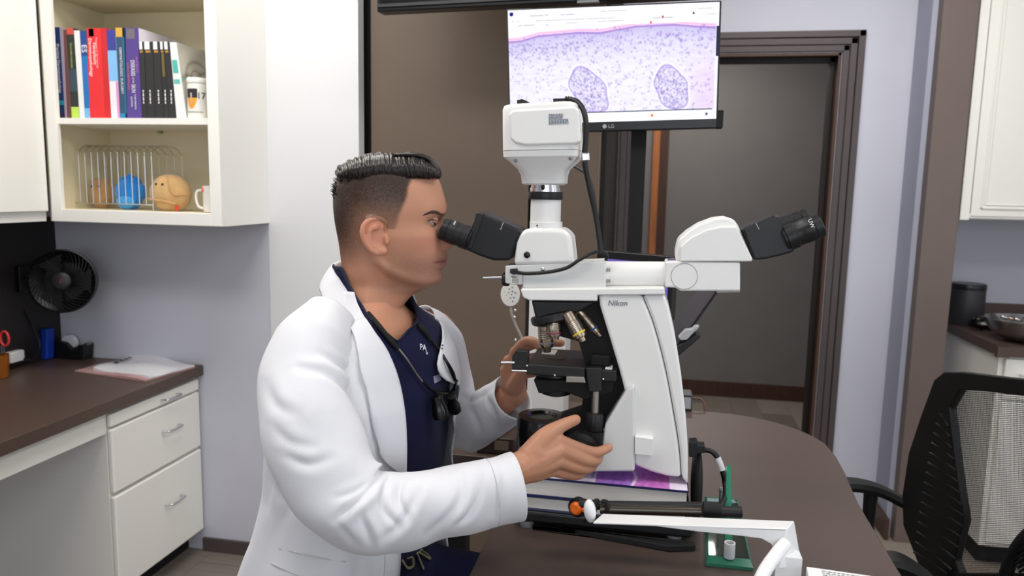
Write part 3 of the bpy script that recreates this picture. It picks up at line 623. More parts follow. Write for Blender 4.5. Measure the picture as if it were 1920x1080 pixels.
# right head
h2 = mp('second_head', [(1267, 491), (1267, 472), (1272, 450), (1290, 434), (1312, 420), (1340, 409.5), (1362, 407), (1376, 411), (1384, 422), (1398, 452), (1412, 484), (1411, 491)], YM-.026, YM+.05, WPLA, bevel=.009, seg=4)
mp('second_head_side', [(1275, 490.5), (1276, 462), (1296, 445), (1325, 431), (1352, 425), (1382, 425), (1411, 485), (1410, 490.5)], YM-.036, YM-.022, WPLA, bevel=.008, seg=4)
# right binocular body (black)
b2 = mp('second_binocular', [(1391, 428), (1412, 420), (1452, 403), (1461, 405), (1472, 428), (1484, 440), (1494, 463), (1487, 473), (1462, 480), (1436, 486), (1414, 488)], YM-.036, YM+.036, BLACK, bevel=.008, seg=4)
mp('binocular_line', [(1417, 419), (1418.2, 418.6), (1424, 430), (1422.8, 430.4)], YM-.0366, YM+.01, mat('pale_line', (190, 180, 165), .5), bevel=0)
def eyepiece(n, p, q, rad, par=MS, mark=None):
    L = np.linalg.norm(q-p)
    e = lathe(n, [(rad*.88, 0), (rad*.88, L*.06), (rad*1.06, L*.07), (rad*1.06, L*.30), (rad*.98, L*.32), (rad*.98, L*.5), (rad*1.02, L*.52), (rad*1.0, L*.76), (rad*.94, L*.78), (rad*.98, L*.8), (rad*.95, L*.98), (rad*.75, L), (rad*.7, L*.9)], p, q-p, BLACK, par, seg=36)
    return e
eyepiece('eyepiece', PY(1470, 449, YM-.03), PY(1541, 421, YM-.03), .0205)
eyepiece('eyepiece', PY(1462, 430, YM+.034), PY(1516, 409, YM+.034), .019)
text('eyepiece_lettering', 'UW', PY(1521, 419, YM-.0515), PY(1524, 426, YM-.05)-PY(1521, 419, YM-.05), PY(1530, 416, YM-.05)-PY(1521, 419, YM-.05), .009, WINK, MS)
# left head
mp('main_head', [(962, 498.5), (967, 455), (973, 440), (983, 431), (1000, 428), (1052, 429), (1064, 434), (1071, 446), (1077, 497)], YM-.036, YM+.036, WPLA, bevel=.009, seg=4)
ell('black_screw', PY(988, 478, YM-.037), (.006, 0, 0), (0, .004, 0), (0, 0, .006), BLACKG, MS, nu=14, nv=8)
mp('main_binocular', [(896, 399), (907, 400), (978, 432), (962, 470), (956, 489), (925, 489), (900, 481), (870, 468), (866, 463), (880, 430)], YM-.036, YM+.036, BLACK, bevel=.008, seg=4)
mp('binocular_collar', [(888, 417), (893, 397.5), (908, 401), (884, 468), (866, 464), (868, 456)], YM-.0385, YM+.0385, mat('collar_black', (30, 30, 32), .45), bevel=.003)
mp('binocular_line', [(943, 417), (944.2, 417.4), (939, 431), (937.8, 430.6)], YM-.0366, YM+.01, mat('pale_line', (190, 180, 165), .5), bevel=0)
eyepiece('eyepiece', PY(884, 449, YM-.030), PY(829, 429, YM-.030), .0205)
eyepiece('eyepiece', PY(884, 446, YM+.034), PY(836, 428, YM+.034), .0195)
dashes('eyepiece_print', PY(851, 421, YM-.0495), PY(855, 413, YM-.05)-PY(852, 420, YM-.05), PY(845, 418, YM-.05)-PY(852, 420, YM-.05), .007, .003, 3, WINK, MS)  # highlight on the left eyepiece, painted as white bars
# phototube
def vlathe(n, x0, x1, prof, m, par=MS, seg=40):
    """prof: list of (half width factor, py)"""
    xc = (x0+x1)/2; rr = (PY(x1, 400, YM)[0]-PY(x0, 400, YM)[0])/2; zr = PY(xc, 540, YM)
    L = [(f*rr, PY(xc, y, YM)[2]-zr[2]) for f, y in prof]; L.sort(key=lambda t: t[1]); c = PY(xc, prof[0][1], YM); c[2] = zr[2]
    return lathe(n, L, c, Z3, m, par, seg=seg)
vlathe('tube_collar', 993, 1054, [(1, 432), (1, 416), (.98, 415.5)], WPLA)
vlathe('photo_tube', 994, 1051, [(1, 417), (.985, 371)], WPLA)
vlathe('clamp_ring', 991, 1054, [(1, 374), (1.02, 372), (1.02, 361), (1, 359.5)], BLACK)
vlathe('mount_neck', 994, 1051, [(1, 361), (1, 352), (.94, 351.5), (.94, 343)], CHROME)
ell('mount_screw', PY(1018, 351, YM-.029), (.0035, 0, 0), (0, .003, 0), (0, 0, .005), BLACKG, MS, nu=10, nv=6)
ell('tube_screw', PY(1007, 423, YM-.0275), (.0016, 0, 0), (0, .001, 0), (0, 0, .0016), BLACKG, MS, nu=8, nv=6)
# camera
YC = YM
def ring(pts, dep):      # rounded rectangle camera housing, levels bottom -> top of (x0,x1,y,half depth,corner)
    V = []; F = []; n = 40
    for (x0, x1, y0, y1, hd, cr) in pts:
        a = PY(x0, y0, YC); b = PY(x1, y1, YC); c = (a+b)/2; ux = (b-a)/2; L = np.linalg.norm(ux)
        for k in range(n):
            th = 2*math.pi*k/n; e = cr; cx = abs(math.cos(th))**e*math.copysign(1, math.cos(th)); cy = abs(math.sin(th))**e*math.copysign(1, math.sin(th))
            V.append(c+ux*cx+np.array([0, hd*cy, 0]))
    for i in range(len(pts)-1):
        for k in range(n): F.append((i*n+k, i*n+(k+1) % n, (i+1)*n+(k+1) % n, (i+1)*n+k))
    F += [tuple(range(n-1, -1, -1)), tuple(range((len(pts)-1)*n, len(pts)*n))]
    return V, F
V, F = ring([(984, 1058, 347, 347, .034, .8), (980, 1063, 344, 344, .038, .75), (979, 1064, 330, 329, .039, .6), (975, 1067, 319, 318, .044, .45), (962, 1081, 305, 304, .056, .3), (953, 1088, 297, 295, .064, .25), (952.5, 1089.5, 286.5, 284, .066, .25)], 0)
mesh('camera_cone', V, F, WPLA, MS, smooth=True, angle=30)
V, F = ring([(952.5, 1089.5, 285.6, 283, .066, .25), (952.2, 1088, 250, 247, .066, .24), (952, 1087, 212, 205, .065, .24), (954, 1085, 205, 198.5, .062, .26), (960, 1079, 202.5, 196.4, .057, .28)], 0)
camo = mesh('camera_body', V, F, WPLA, MS, smooth=True, angle=30)
mp('camera_front_panel', [(953.5, 214), (960, 206), (1078, 199), (1086, 206), (1089, 266), (1080, 270.5), (985, 273), (966, 269), (956, 260)], YC-.0695, YC-.05, WPLA, bevel=.011, seg=5)
lx = PY(1030, 216, YC-.0702)
for k in range(8): dashes('label_print', PY(1029, 215+k*2.55, YC-.0702), PY(1080, 213, YC)-PY(1030, 215.5, YC), Z3, .024 if k < 4 else .033, .0016, 9, mat('label_ink', (96, 104, 124), .5), MS, k)
for (sx, sy) in ((967, 301), (1070, 297)): ell('housing_screw', PY(sx, sy, YC-.058), (.0035, 0, 0), (0, .003, 0), (0, 0, .0035), GREYP, MS, nu=10, nv=6)
# plugs and cables of the camera
CB_ = mat('cable_black', (14, 14, 15), .45)
r = thing('power_cable', 'thin black power plug lead on the left of the camera top', 'cable', tuple(PY(975, 203, YC)))
mp('plug', [(969, 203.5), (978, 203), (978, 192), (975, 186.5), (969, 187)], YC-.008, YC+.004, BLACK, r, bevel=.0015)
tube('lead', [PY(977, 189, YC-.002), PY(986, 192, YC+.01), PY(995, 200, YC+.05), PY(1005, 230, YC+.09), PY(1060, 300, YC+.1), PY(1102, 330, YC+.05), PY(1118, 400, YC+.03), PY(1127, 472, YC+.02)], .0032, CB_, r, seg=8)
r = thing('video_cable', 'thick black video cable looping from the camera top down its side', 'cable', tuple(PY(1048, 200, YC)))
mp('plug', [(1037, 198.5), (1059, 197.5), (1059, 184), (1037, 184.5)], YC-.012, YC+.006, BLACK, r, bevel=.001)
lathe('strain_relief', [(.005, 0), (.0065, .002), (.005, .004), (.0065, .006), (.005, .008), (.006, .011), (.0045, .013)], PY(1059, 187, YC-.003), X3, BLACK, r, seg=14)
tube('lead', [PY(1066, 186, YC-.003), PY(1082, 191, YC-.01), PY(1094, 207, YC-.02), PY(1099, 235, YC-.03), PY(1098, 265, YC-.03), PY(1096, 300, YC-.03), PY(1105, 350, YC-.03), PY(1118, 410, YC-.025), PY(1127, 475, YC-.03)], .0048, CB_, r, seg=10)
o = mp('clip', [(1089, 285), (1105, 286), (1106, 302), (1090, 303)], YC-.04, YC-.018, CHROME, r, bevel=.003)
r = thing('pointer_cable', 'black cable drooping across the front of the white bridge block', 'cable', tuple(PY(965, 510, YM-.04)))
mp('plug', [(956, 505), (969, 504), (970, 512), (974, 513), (962, 515), (956, 512)], YM-.044, YM-.0345, BLACK, r, bevel=.002)
tube('lead', [PY(970, 511, YM-.039), PY(990, 513, YM-.04), PY(1030, 510, YM-.041), PY(1063, 502, YM-.042), PY(1085, 488, YM-.042), PY(1110, 475, YM-.035), PY(1128, 471, YM-.03), PY(1138, 478, YM-.03), PY(1136, 488, YM-.028)], .0032, CB_, r, seg=8)
# nosepiece and objectives
mp('nosepiece_mount', [(996, 564), (1120, 566), (1085, 585), (1070, 586), (1007, 601)], YM-.03, YM+.03, BLACK, bevel=.003)
nd = PY(1046, 612, YM)-PY(1036, 580, YM); nd /= np.linalg.norm(nd); nc = PY(1041, 590, YM)
nd = np.array([.26, -.05, -.96]); nd /= np.linalg.norm(nd)
lathe('nosepiece', [(.03, -.006), (.044, -.004), (.046, 0), (.046, .008), (.043, .011), (.032, .016), (.012, .02)], nc, nd, BLACK, MS, seg=48, disp=lambda k: 1 if k % 2 else .975)
BRASS = mat('objective_metal', (176, 160, 140), .3, 1)
def objective(p, q, rad, band):
    L = np.linalg.norm(q-p); o = lathe('objective', [(rad*.8, 0), (rad, L*.04), (rad, L*.3), (rad*.95, L*.31), (rad*.95, L*.34), (rad*1.02, L*.35), (rad*1.02, L*.78), (rad*.9, L*.86), (rad*.62, L*.88), (rad*.5, L), (rad*.1, L)], p, q-p, BRASS, MS, seg=28)
    d = (q-p)/L; lathe('magnification_band', [(rad*1.03, L*.70), (rad*1.045, L*.705), (rad*1.045, L*.745), (rad*1.03, L*.75)], p, d, mat('band_'+band, {'yellow': (225, 200, 40), 'purple': (130, 40, 80), 'grey': (120, 120, 120), 'blue': (60, 90, 160)}[band], .35), o, seg=28)
    for k in range(5): lathe('knurl', [(rad*1.03, L*(.36+.05*k)), (rad*1.06, L*(.37+.05*k)), (rad*1.03, L*(.385+.05*k))], p, d, STEEL, o, seg=20)
objective(PY(1021, 594, YM-.008), PY(1026, 660, YM-.006), .0138, 'grey')
objective(PY(1037, 590, YM-.03), PY(1041, 637, YM-.032), .0128, 'purple')
objective(PY(1063, 585, YM-.032), PY(1094, 640, YM-.04), .0120, 'yellow')
objective(PY(1082, 578, YM-.008), PY(1126, 630, YM-.01), .0085, 'blue')
# stage
zs1 = PY(1060, 687, YM-.055)[2]; zs0 = zs1-.020
sx0, sx1 = PY(986, 690, YM-.055)[0], PY(1098, 690, YM-.055)[0]; sx2 = PY(1156, 690, YM-.055)[0]
SB = mat('stage_black', (26, 25, 25), .4, bump=.03, bscale=300)
box('stage', (sx0, YM-.055, zs0), (sx1, YM+.085, zs1), SB, MS, bevel=.003)
box('stage_side', (sx1, YM-.05, zs0-.004), (sx2, YM+.07, zs1-.003), SB, MS, bevel=.003)
box('stage_rail', (sx1+.006, YM-.03, zs1-.003), (sx2-.012, YM+.06, zs1+.018), BLACKM, MS, bevel=.004)
tubes('stage_scale', [((np.array([sx2-.02, YM-.046+.006*k, zs1-.002]), np.array([sx2-.008, YM-.046+.006*k, zs1-.002])), .0006) for k in range(8)], WINK, MS, seg=4)
lathe('stage_opening', [(.02, 0), (.02, .0006)], (lerp(sx0, sx1, .42), YM+.01, zs1), Z3, BLACKG, MS)
sl = PZ(1030, 661, zs1+.0012)
r = thing('glass_slide', 'pale glass slide with a cover slip on the black stage', 'slide', tuple(sl))
box('slide', sl+np.array([-.013, -.016, -.0006]), sl+np.array([.013, .024, .0006]), mat('slide_glass', (190, 188, 180), .15, alpha=1), r)
mp('holder_arm', [(968, 657), (990, 659), (989, 698), (960, 697), (960, 668)], YM-.05, YM-.03, SB, bevel=.002)
tubes('holder_pins', [((PY(940, 680, YM-.05), PY(965, 680, YM-.05)), .0025), ((PY(960, 695, YM-.056), PY(988, 696, YM-.056)), .002)], CHROME, MS)
mp('front_rail', [(1062, 706), (1095, 707), (1098, 718), (1061, 717)], YM-.062, YM-.05, STEEL, bevel=.001)
for (sx, sy) in ((988, 686), (1040, 704), (1120, 712), (1131, 711)): ell('stage_screw', PY(sx, sy, YM-.056), (.0022, 0, 0), (0, .002, 0), (0, 0, .0022), CHROME, MS, nu=8, nv=6)
lathe('condenser', [(.034, -.0), (.036, -.01), (.036, -.028), (.028, -.032), (.028, -.045), (.015, -.05)], (lerp(sx0, sx1, .45), YM+.005, zs0), Z3, BLACK, MS)
mp('condenser_carrier', [(1000, 712), (1150, 714), (1150, 735), (1098, 750), (1060, 735), (1010, 738)], YM-.04, YM+.03, BLACKM, bevel=.002)
kn = PY(1117, 733, YM-.05); kb = PY(1116, 842, YM-.05)
def zdist(y): return PY(1117, y, YM-.05)[2]-kn[2]
lathe('knob_shaft', [(.0065, zdist(778)), (.0065, .004)], kn, Z3, STEEL, MS, seg=20)
lathe('stage_knob', [(.015, zdist(806)), (.016, zdist(804)), (.016, zdist(780)), (.0135, zdist(774)), (.008, zdist(773))], kn, Z3, BLACK, MS, seg=40, disp=lambda k: 1 if k % 2 else .955)
lathe('stage_knob', [(.0165, zdist(838)), (.0175, zdist(836)), (.0175, zdist(808)), (.0155, zdist(807))], kn, Z3, BLACK, MS, seg=40, disp=lambda k: 1 if k % 2 else .96)
mp('knob_bracket', [(1098, 690), (1128, 690), (1128, 735), (1104, 735)], YM-.058, YM-.04, SB, bevel=.002)
ic = PY(1015, 845, YM-.005)
il = [(.045, 0), (.047, .004), (.047, .052), (.044, .057), (.028, .058), (.024, .054), (.001, .054)]
lathe('illuminator', il, (ic[0], YM-.004, PY(1015, 843, YM-.03)[2]), Z3, BLACKG, MS)
lathe('focus_knob', [(.027, 0), (.029, .003), (.029, .02), (.018, .022), (.018, .034), (.016, .036)], PY(1090, 835, AF-.012), -Y3, BLACK, MS, seg=40, disp=lambda k: 1 if k % 2 else .97)
# power lead at the back
r = thing('mains_cable', 'black mains lead with a white tag plugged into the microscope back', 'cable', tuple(PY(1300, 845, YM)))
mp('plug', [(1292, 829), (1308, 828), (1309, 835), (1322, 836), (1322, 850), (1308, 851), (1307, 857), (1292, 858)], YM-.012, YM+.012, BLACK, r, bevel=.002)
lead = [PY(1320, 843, YM), PY(1335, 847, YM-.002), PY(1346, 860, YM-.004), PY(1355, 885, YM-.008), PY(1360, 910, YM-.012), PY(1358, 935, YM-.02), PY(1345, 958, YM-.03), PY(1325, 968, YM-.02)]
lead = lead[:5]+[PY(1359, 932, YM-.05), PY(1350, 950, YM-.12), PY(1340, 955, YM-.15)]
tube('lead', lead, .0048, CB_, r, seg=10)
tube('tag', [PY(1345.5, 858, YM-.004), PY(1351, 871, YM-.006), PY(1354.5, 882, YM-.008)], .0057, mat('tag_white', (215, 215, 218), .5), r, seg=10, n=3)
# ================================================================== SCREENS
YT = 2.12
p0 = PY(690, 13, YT); tvx = PY(1103, 5, YT); wv = tvx[0]-p0[0]
BEZ = mat('tv_bezel', (22, 22, 24), .3)
tvz = p0[2]
r = thing('television', 'wide black television above the monitor, mostly above the frame', 'television', (tvx[0], YT, tvz))
box('bezel', (p0[0], YT, tvz), (tvx[0]+wv, YT+.05, tvz+.72), BEZ, r, bevel=.004)
box('lower_lip', (p0[0]+.004, YT-.006, tvz+.012), (tvx[0]+wv-.004, YT, tvz+.020), mat('lip_grey', (58, 58, 60), .35), r)
box('dark_screen', (p0[0]+.012, YT-.002, tvz+.026), (tvx[0]+wv-.012, YT, tvz+.708), BLACKG, r)
text('brand_lettering', 'TCL', (tvx[0], YT-.008, tvz+.0165), X3, Z3, .026, WINK, r)
box('sensor', (tvx[0]-.03, YT-.008, tvz-.006), (tvx[0]+.03, YT+.01, tvz+.002), GREYP, r, bevel=.002)
box('wall_bracket', (tvx[0]-.12, YT+.05, tvz+.2), (tvx[0]+.02, YL+.048, tvz+.5), BLACKM, r)
r.rotation_euler.z = math.radians(-5.5)
# LG monitor
YG = 2.0
tl, tr_, br, bl = PY(949, 17, YG), PY(1353, .5, YG-.02), PY(1345.5, 240, YG-.02), PY(955, 251, YG)
tl[1] = bl[1]; 
mo = thing('monitor', 'black framed monitor showing a pale purple tissue image', 'monitor', tuple((bl+br)/2))
nrm = np.cross(tr_-tl, bl-tl); nrm /= np.linalg.norm(nrm)
if nrm[1] > 0: nrm = -nrm
prism('frame', [tl, tr_, br, bl], -nrm*.03, BEZ, mo, bevel=.003)
def Q4(s, t): return lerp(lerp(tl, tr_, s), lerp(bl, br, s), t)+nrm*.0008
s00, s10, s01, s11 = Q4(.008, .012), Q4(.992, .012), Q4(.008, .925), Q4(.992, .925)
def scr(u, v):
    rs = np.random.RandomState(3); n = len(u); c = np.ones((n, 3))*np.array([.975, .97, .99])
    top = .155-.105*u*(u < .55)-.0578*(u >= .55)+.02*np.sin(u*9+1)-.0+.03; top = np.interp(u, [0, .06, .15, .35, .45, .62, .8, .92, 1], [.265, .262, .222, .205, .215, .17, .168, .195, .205])
    for k in range(3): pass
    wob = .5+.5*np.sin(u*37+5*np.sin(v*21))*np.sin(v*33+4*np.sin(u*19))
    below = v > top+.0; dep = v-top
    epi = np.exp(-np.clip(dep, 0, 1)*7.5)*below
    c -= epi[:, None]*np.array([.17, .19, .06])
    c -= (below*(.02+.035*wob))[:, None]*np.array([1, 1.2, .4])
    c -= (sstep(.80, .97, u)*sstep(.30, .75, v))[:, None]*np.array([.02, .08, .02])
    ker = np.exp(-((dep+.012)/.012)**2); c = c*(1-ker[:, None]*.75)+np.array([.97, .66, .86])*ker[:, None]*.75
    ln = np.exp(-((dep-.012)/.007)**2); c = c*(1-ln[:, None]*.7)+np.array([.62, .42, .78])*ln[:, None]*.7
    P = np.stack([u*1.78, v], 1)
    def dots(cen, rad, ang, col, st):
        nonlocal c
        for (x, y), rr, a in zip(cen, rad, ang):
            i = np.where((np.abs(P[:, 0]-x) < rr*2.6) & (np.abs(P[:, 1]-y) < rr*2.6))[0]
            dx = P[i, 0]-x; dy = P[i, 1]-y; e = (dx*math.cos(a)+dy*math.sin(a))/(rr*1.8); f = (-dx*math.sin(a)+dy*math.cos(a))/rr
            w = np.exp(-(e*e+f*f))*st; c[i] = c[i]*(1-w[:, None])+np.array(col)*w[:, None]
    N = 520; xs = rs.rand(N)*1.76; ys = rs.rand(N)**1.5*.62+.3
    dots(np.stack([xs, ys], 1), rs.uniform(.004, .007, N), rs.rand(N)*6, (.55, .48, .76), .42)
    N = 260; xs = rs.rand(N)*1.76; ys = np.interp(xs/1.78, [0, .2, .5, 1], [.37, .34, .27, .29])+rs.randn(N)*.045
    dots(np.stack([xs, ys], 1), rs.uniform(.004, .008, N), rs.rand(N)*6, (.55, .45, .78), .45)
    for (cx, cy, ax, ay, tilt) in ((.395*1.78, .72, .155, .205, .35), (.79*1.78, .72, .135, .195, .22)):
        dx = P[:, 0]-cx; dy = P[:, 1]-cy; X = dx*math.cos(tilt)+dy*-math.sin(tilt); Yy = dx*math.sin(tilt)+dy*math.cos(tilt)
        X = dx-dy*tilt; rr = np.sqrt((X/ax)**2+(dy/ay)**2)+.05*np.sin(np.arctan2(dy, X)*5)
        ins = sstep(1.03, .97, rr); c = c*(1-ins[:, None]*.75)+np.array([.90, .87, .96])*ins[:, None]*.75
        rim = np.exp(-((rr-.97)/.045)**2); c = c*(1-rim[:, None]*.55)+np.array([.60, .50, .86])*rim[:, None]*.55
        halo = np.exp(-((rr-1.07)/.035)**2); c = c*(1-halo[:, None]*.7)+np.array([1, .99, 1])*halo[:, None]*.7
        N = 330; q = rs.rand(N)**.5*.95; g = rs.rand(N)*6.283; yy = q*ay*np.sin(g); dots(np.stack([cx+q*ax*np.cos(g)+yy*tilt, cy+yy], 1), rs.uniform(.0035, .006, N), rs.rand(N)*6, (.50, .46, .76), .45)
    ui = v < .158; c[ui & (v < .255)] = (.985, .985, .99)
    m = (v < top-.035); c[m] = (.985, .983, .992)
    lines = [(.055, .11, .2), (.055, .26, .33), (.04, .45, .58), (.1, .14, .52), (.135, .05, .13), (.13, .28, .34), (.125, .44, .56), (.115, .7, .8), (.05, .9, .97), (.10, .94, .99), (.14, .19, .2), (.1, .02, .03), (.1, .045, .055), (.1, .07, .08)]
    for (y, a, b) in lines:
        m = (np.abs(v-y-.0) < .005) & (u > a) & (u < b) & (np.sin(u*900) > -.4); c[m] = (.70, .70, .76)
    m = ((u-.018)/.010)**2+((v-.035)/.018)**2 < 1; c[m] = (.15, .10, .55)
    for (x, y, col) in ((.745, .105, (.85, .3, .35)), (.69, .15, (.9, .3, .35)), (.885, .085, (.35, .3, .4)), (.7, .95, (.95, .5, .2)), (.93, .955, (.4, .4, .5))):
        m = ((u-x)/.005)**2+((v-y)/.011)**2 < 1; c[m] = col
    m = v > .918; c[m] = (.985, .99, 1.0); m = np.abs(v-.912) < .005; c[m & (u < .98)] = (.12, .2, .3)
    m = (u > .988); c[m] = (.96, .96, .98); m = (u > .990) & (v > .2) & (v < .46); c[m] = (.2, .22, .32)
    for (x, y, col) in ((.7, .955, (.95, .5, .2)), (.955, .955, (.4, .4, .5)), (.372, .955, (.25, .15, .6))):
        m = ((u-x)/.006)**2+((v-y)/.014)**2 < 1; c[m] = col
    return c
SCR = bpy.data.materials.new('screen_image'); SCR.use_nodes = True; nt = SCR.node_tree; nt.nodes.clear()
a = nt.nodes.new('ShaderNodeAttribute'); a.attribute_name = 'print'; e = nt.nodes.new('ShaderNodeEmission'); e.inputs[1].default_value = 1.0; oo = nt.nodes.new('ShaderNodeOutputMaterial')
nt.links.new(a.outputs['Color'], e.inputs[0]); nt.links.new(e.outputs[0], oo.inputs[0])
sg = grid('screen', s00, s10, s01, 420, 236, SCR, mo, scr)
# bilinear fit of the sheet to the frame
me = sg.data; uv = np.array([(i % 421/420, i//421/236) for i in range(len(me.vertices))])
co = np.array([lerp(lerp(s00, s10, a_), lerp(s01, s11, a_), b_) for a_, b_ in uv]); me.vertices.foreach_set('co', co.ravel()); me.update()
for k in range(3): pass
lp = Q4(.49, .962)+nrm*.0006
lathe('brand_disc', [(.0055, 0), (.0055, .0006)], lp+np.array([-.009, 0, 0]), nrm, mat('logo_grey', (170, 170, 175), .4), mo, seg=20)
text('brand_lettering', 'LG', lp+np.array([.008, 0, 0]), tr_-tl, tl-bl, .013, mat('logo_grey', (170, 170, 175), .4), mo)
for s, t in ((-.008, .90), (1.008, .93)): obox('side_clamp', Q4(s, t)-nrm*.015, (.008, 0, 0), (0, .02, 0), (0, 0, .022), BLACKM, mo, bevel=.002)
mc = (Q4(.61, .6)-nrm*.03)
box('mount_plate', (mc[0]-.05, mc[1]+.002, mc[2]-.05), (mc[0]+.05, mc[1]+.02, mc[2]+.05), BLACKM, mo)
# pole carrying the monitor
pp = PY(1194, 350, 2.06)
r = thing('monitor_pole', 'black square pole standing on the table behind the monitor', 'pole', (pp[0], 2.06, TZ))
box('pole', (pp[0]-.02, 2.042, TZ+.012), (pp[0]+.02, 2.078, tvz-.12), BLACKM, r)
box('base', (pp[0]-.06, 2.005, TZ+.0005), (pp[0]+.06, 2.093, TZ+.012), BLACKM, r, bevel=.003)
# second monitor, mostly hidden behind the microscope
m2a, m2b = PY(1128, 470, 1.80), PY(1263, 473, 1.70)
r = thing('small_monitor', 'small black monitor with violet screen behind the second microscope head', 'monitor', (lerp(m2a[0], m2b[0], .5), 1.75, TZ))
m2b[2] = m2a[2]; hgt = .30
prism('frame', [m2a, m2b, m2b-up*hgt, m2a-up*hgt], (.012, .02, 0), BEZ, r, bevel=.002)
d_ = (m2b-m2a); n2 = np.cross(d_, up); n2 /= np.linalg.norm(n2); n2 = -n2 if n2[1] > 0 else n2
grid('screen', m2a+d_*.05-up*.018+n2*.001, m2b-d_*.05-up*.018+n2*.001, m2a+d_*.05-up*(hgt-.015)+n2*.001, 8, 8, SCR, r, lambda u, v: np.ones((len(u), 3))*np.array([.42, .35, .68]))
mm = (m2a+m2b)/2; box('stand', (mm[0]-.015, mm[1]+.02, TZ+.01), (mm[0]+.015, mm[1]+.045, mm[2]-.1), BLACKM, r); box('foot', (mm[0]-.08, mm[1]-.05, TZ+.0005), (mm[0]+.08, mm[1]+.08, TZ+.010), BLACKM, r)
# slanted holder
r = thing('slanted_holder', 'dark slanted tablet holder with a flat lip under the second head', 'holder', tuple(PZ(1290, 790, TZ)))
YQ = 1.62
pprism('panel', [(1250, 622), (1303, 545), (1345, 545), (1268, 652), (1256, 660)], YQ, YQ+.012, mat('smoky_panel', (78, 72, 76), .25), r, bevel=.002)
pprism('edge', [(1345, 545.5), (1348, 546), (1270, 657), (1262, 662)], YQ-.002, YQ+.014, BLACK, r)
pprism('lip', [(1343, 545), (1388, 545), (1387, 548.5), (1344, 549.5)], YQ-.03, YQ+.03, GREYP, r, bevel=.001)
pprism('pad', [(1271, 633), (1285, 618), (1297, 617), (1303, 611), (1312, 611), (1309, 617), (1302, 623), (1288, 638), (1276, 639)], YQ-.02, YQ+.0, mat('pale_pad', (176, 178, 180), .4), r, bevel=.003)
pprism('lower_bar', [(1262, 655), (1305, 626), (1314, 628), (1312, 634), (1272, 668), (1264, 668)], YQ-.015, YQ+.02, BLACK, r, bevel=.002)
sp = PY(1262, 655, YQ+.005); tube('stem', [sp, np.array([sp[0]-.01, sp[1], sp[2]-.05]), np.array([sp[0]-.01, sp[1], TZ+.004])], .008, BLACK, r, smoothp=False)
lathe('base', [(.05, 0), (.05, .004), (.01, .006)], (sp[0]-.01, sp[1], TZ+.0005), Z3, BLACK, r)
# little adapter box on the table behind
c = PZ(1300, 772, TZ)
r = thing('adapter_box', 'small grey adapter box with a brown lead behind the microscope', 'adapter', tuple(c))
box('case', c+np.array([-.06, 0, .0005]), c+np.array([-.004, .06, .048]), DKGREY, r, bevel=.004); box('face', c+np.array([-.05, -.0015, .008]), c+np.array([-.008, 0, .04]), mat('adapter_face', (176, 180, 188), .35), r)
tube('lead', [c+np.array([-.004, .03, .03]), c+np.array([.02, .03, .03]), c+np.array([.03, .02, .018]), c+np.array([.032, .01, .004])], .003, mat('brown_lead', (90, 60, 50), .5), r, seg=6)
# white tower and LED lamp behind the man's far hand
tw = PY(991, 600, 1.86); tw1 = PY(1062, 600, 1.86)
r = thing('white_tower', 'white upright box behind the microscope nosepiece', 'box', (tw[0], 1.9, TZ))
box('case', (tw[0], 1.86, TZ+.0005), (tw1[0], 1.98, PY(1010, 552, 1.86)[2]), WPLA, r, bevel=.004)
box('back_edge', (tw[0]-.007, 1.862, TZ+.0005), (tw[0]-.0005, 1.975, PY(1010, 556, 1.86)[2]), BLACKM, r)
YK = 1.72
lc = PY(957, 552, YK)
r = thing('led_lamp', 'white round LED lamp on a bent stem beside the white tower', 'lamp', tuple(PZ(985, 760, TZ)))
ld = np.array([.1, -1, .05]); ld /= np.linalg.norm(ld)
V, F = lathevf([(.012, -.016), (.02, -.012), (.0235, 0), (.0225, .004), (.0195, .0045)], lc, ld, 32); V = [lc+np.array([(v-lc)[0]*1.0, (v-lc)[1], (v-lc)[2]*1.25]) for v in V]
mesh('lamp_head', V, F, mat('lamp_white', (214, 212, 206), .4), r, smooth=True, angle=40)
for k in range(12):
    g = k*2.4; rr = .0045*math.sqrt(k+.4); ell('led', lc+ld*.0048+np.array([rr*math.cos(g), 0, rr*1.2*math.sin(g)]), (.002, 0, 0), (0, .001, 0), (0, 0, .002), GREYP, r, nu=8, nv=4)
bs = PZ(1000, 770, TZ)
tube('stem', [PY(957, 572, YK+.003), PY(960, 590, YK), PY(968, 612, YK), PY(978, 634, YK), np.array([PY(984, 660, YK)[0], YK, PY(984, 660, YK)[2]]), np.array([PY(984, 660, YK)[0], YK+.01, TZ+.01])], .0036, mat('stem_grey', (150, 146, 138), .4), r, seg=8)
lathe('base', [(.024, 0), (.024, .008), (.006, .012)], (PY(984, 660, YK)[0], YK+.01, TZ+.0005), Z3, mat('lamp_white', (214, 212, 206), .4), r)
for (sx, sy) in ((966, 582), (965, 595), (967, 638)): ell('switch', PY(sx, sy, YK-.006), (.0035, 0, 0), (0, .003, 0), (0, 0, .0045), CHROME, r, nu=10, nv=6)
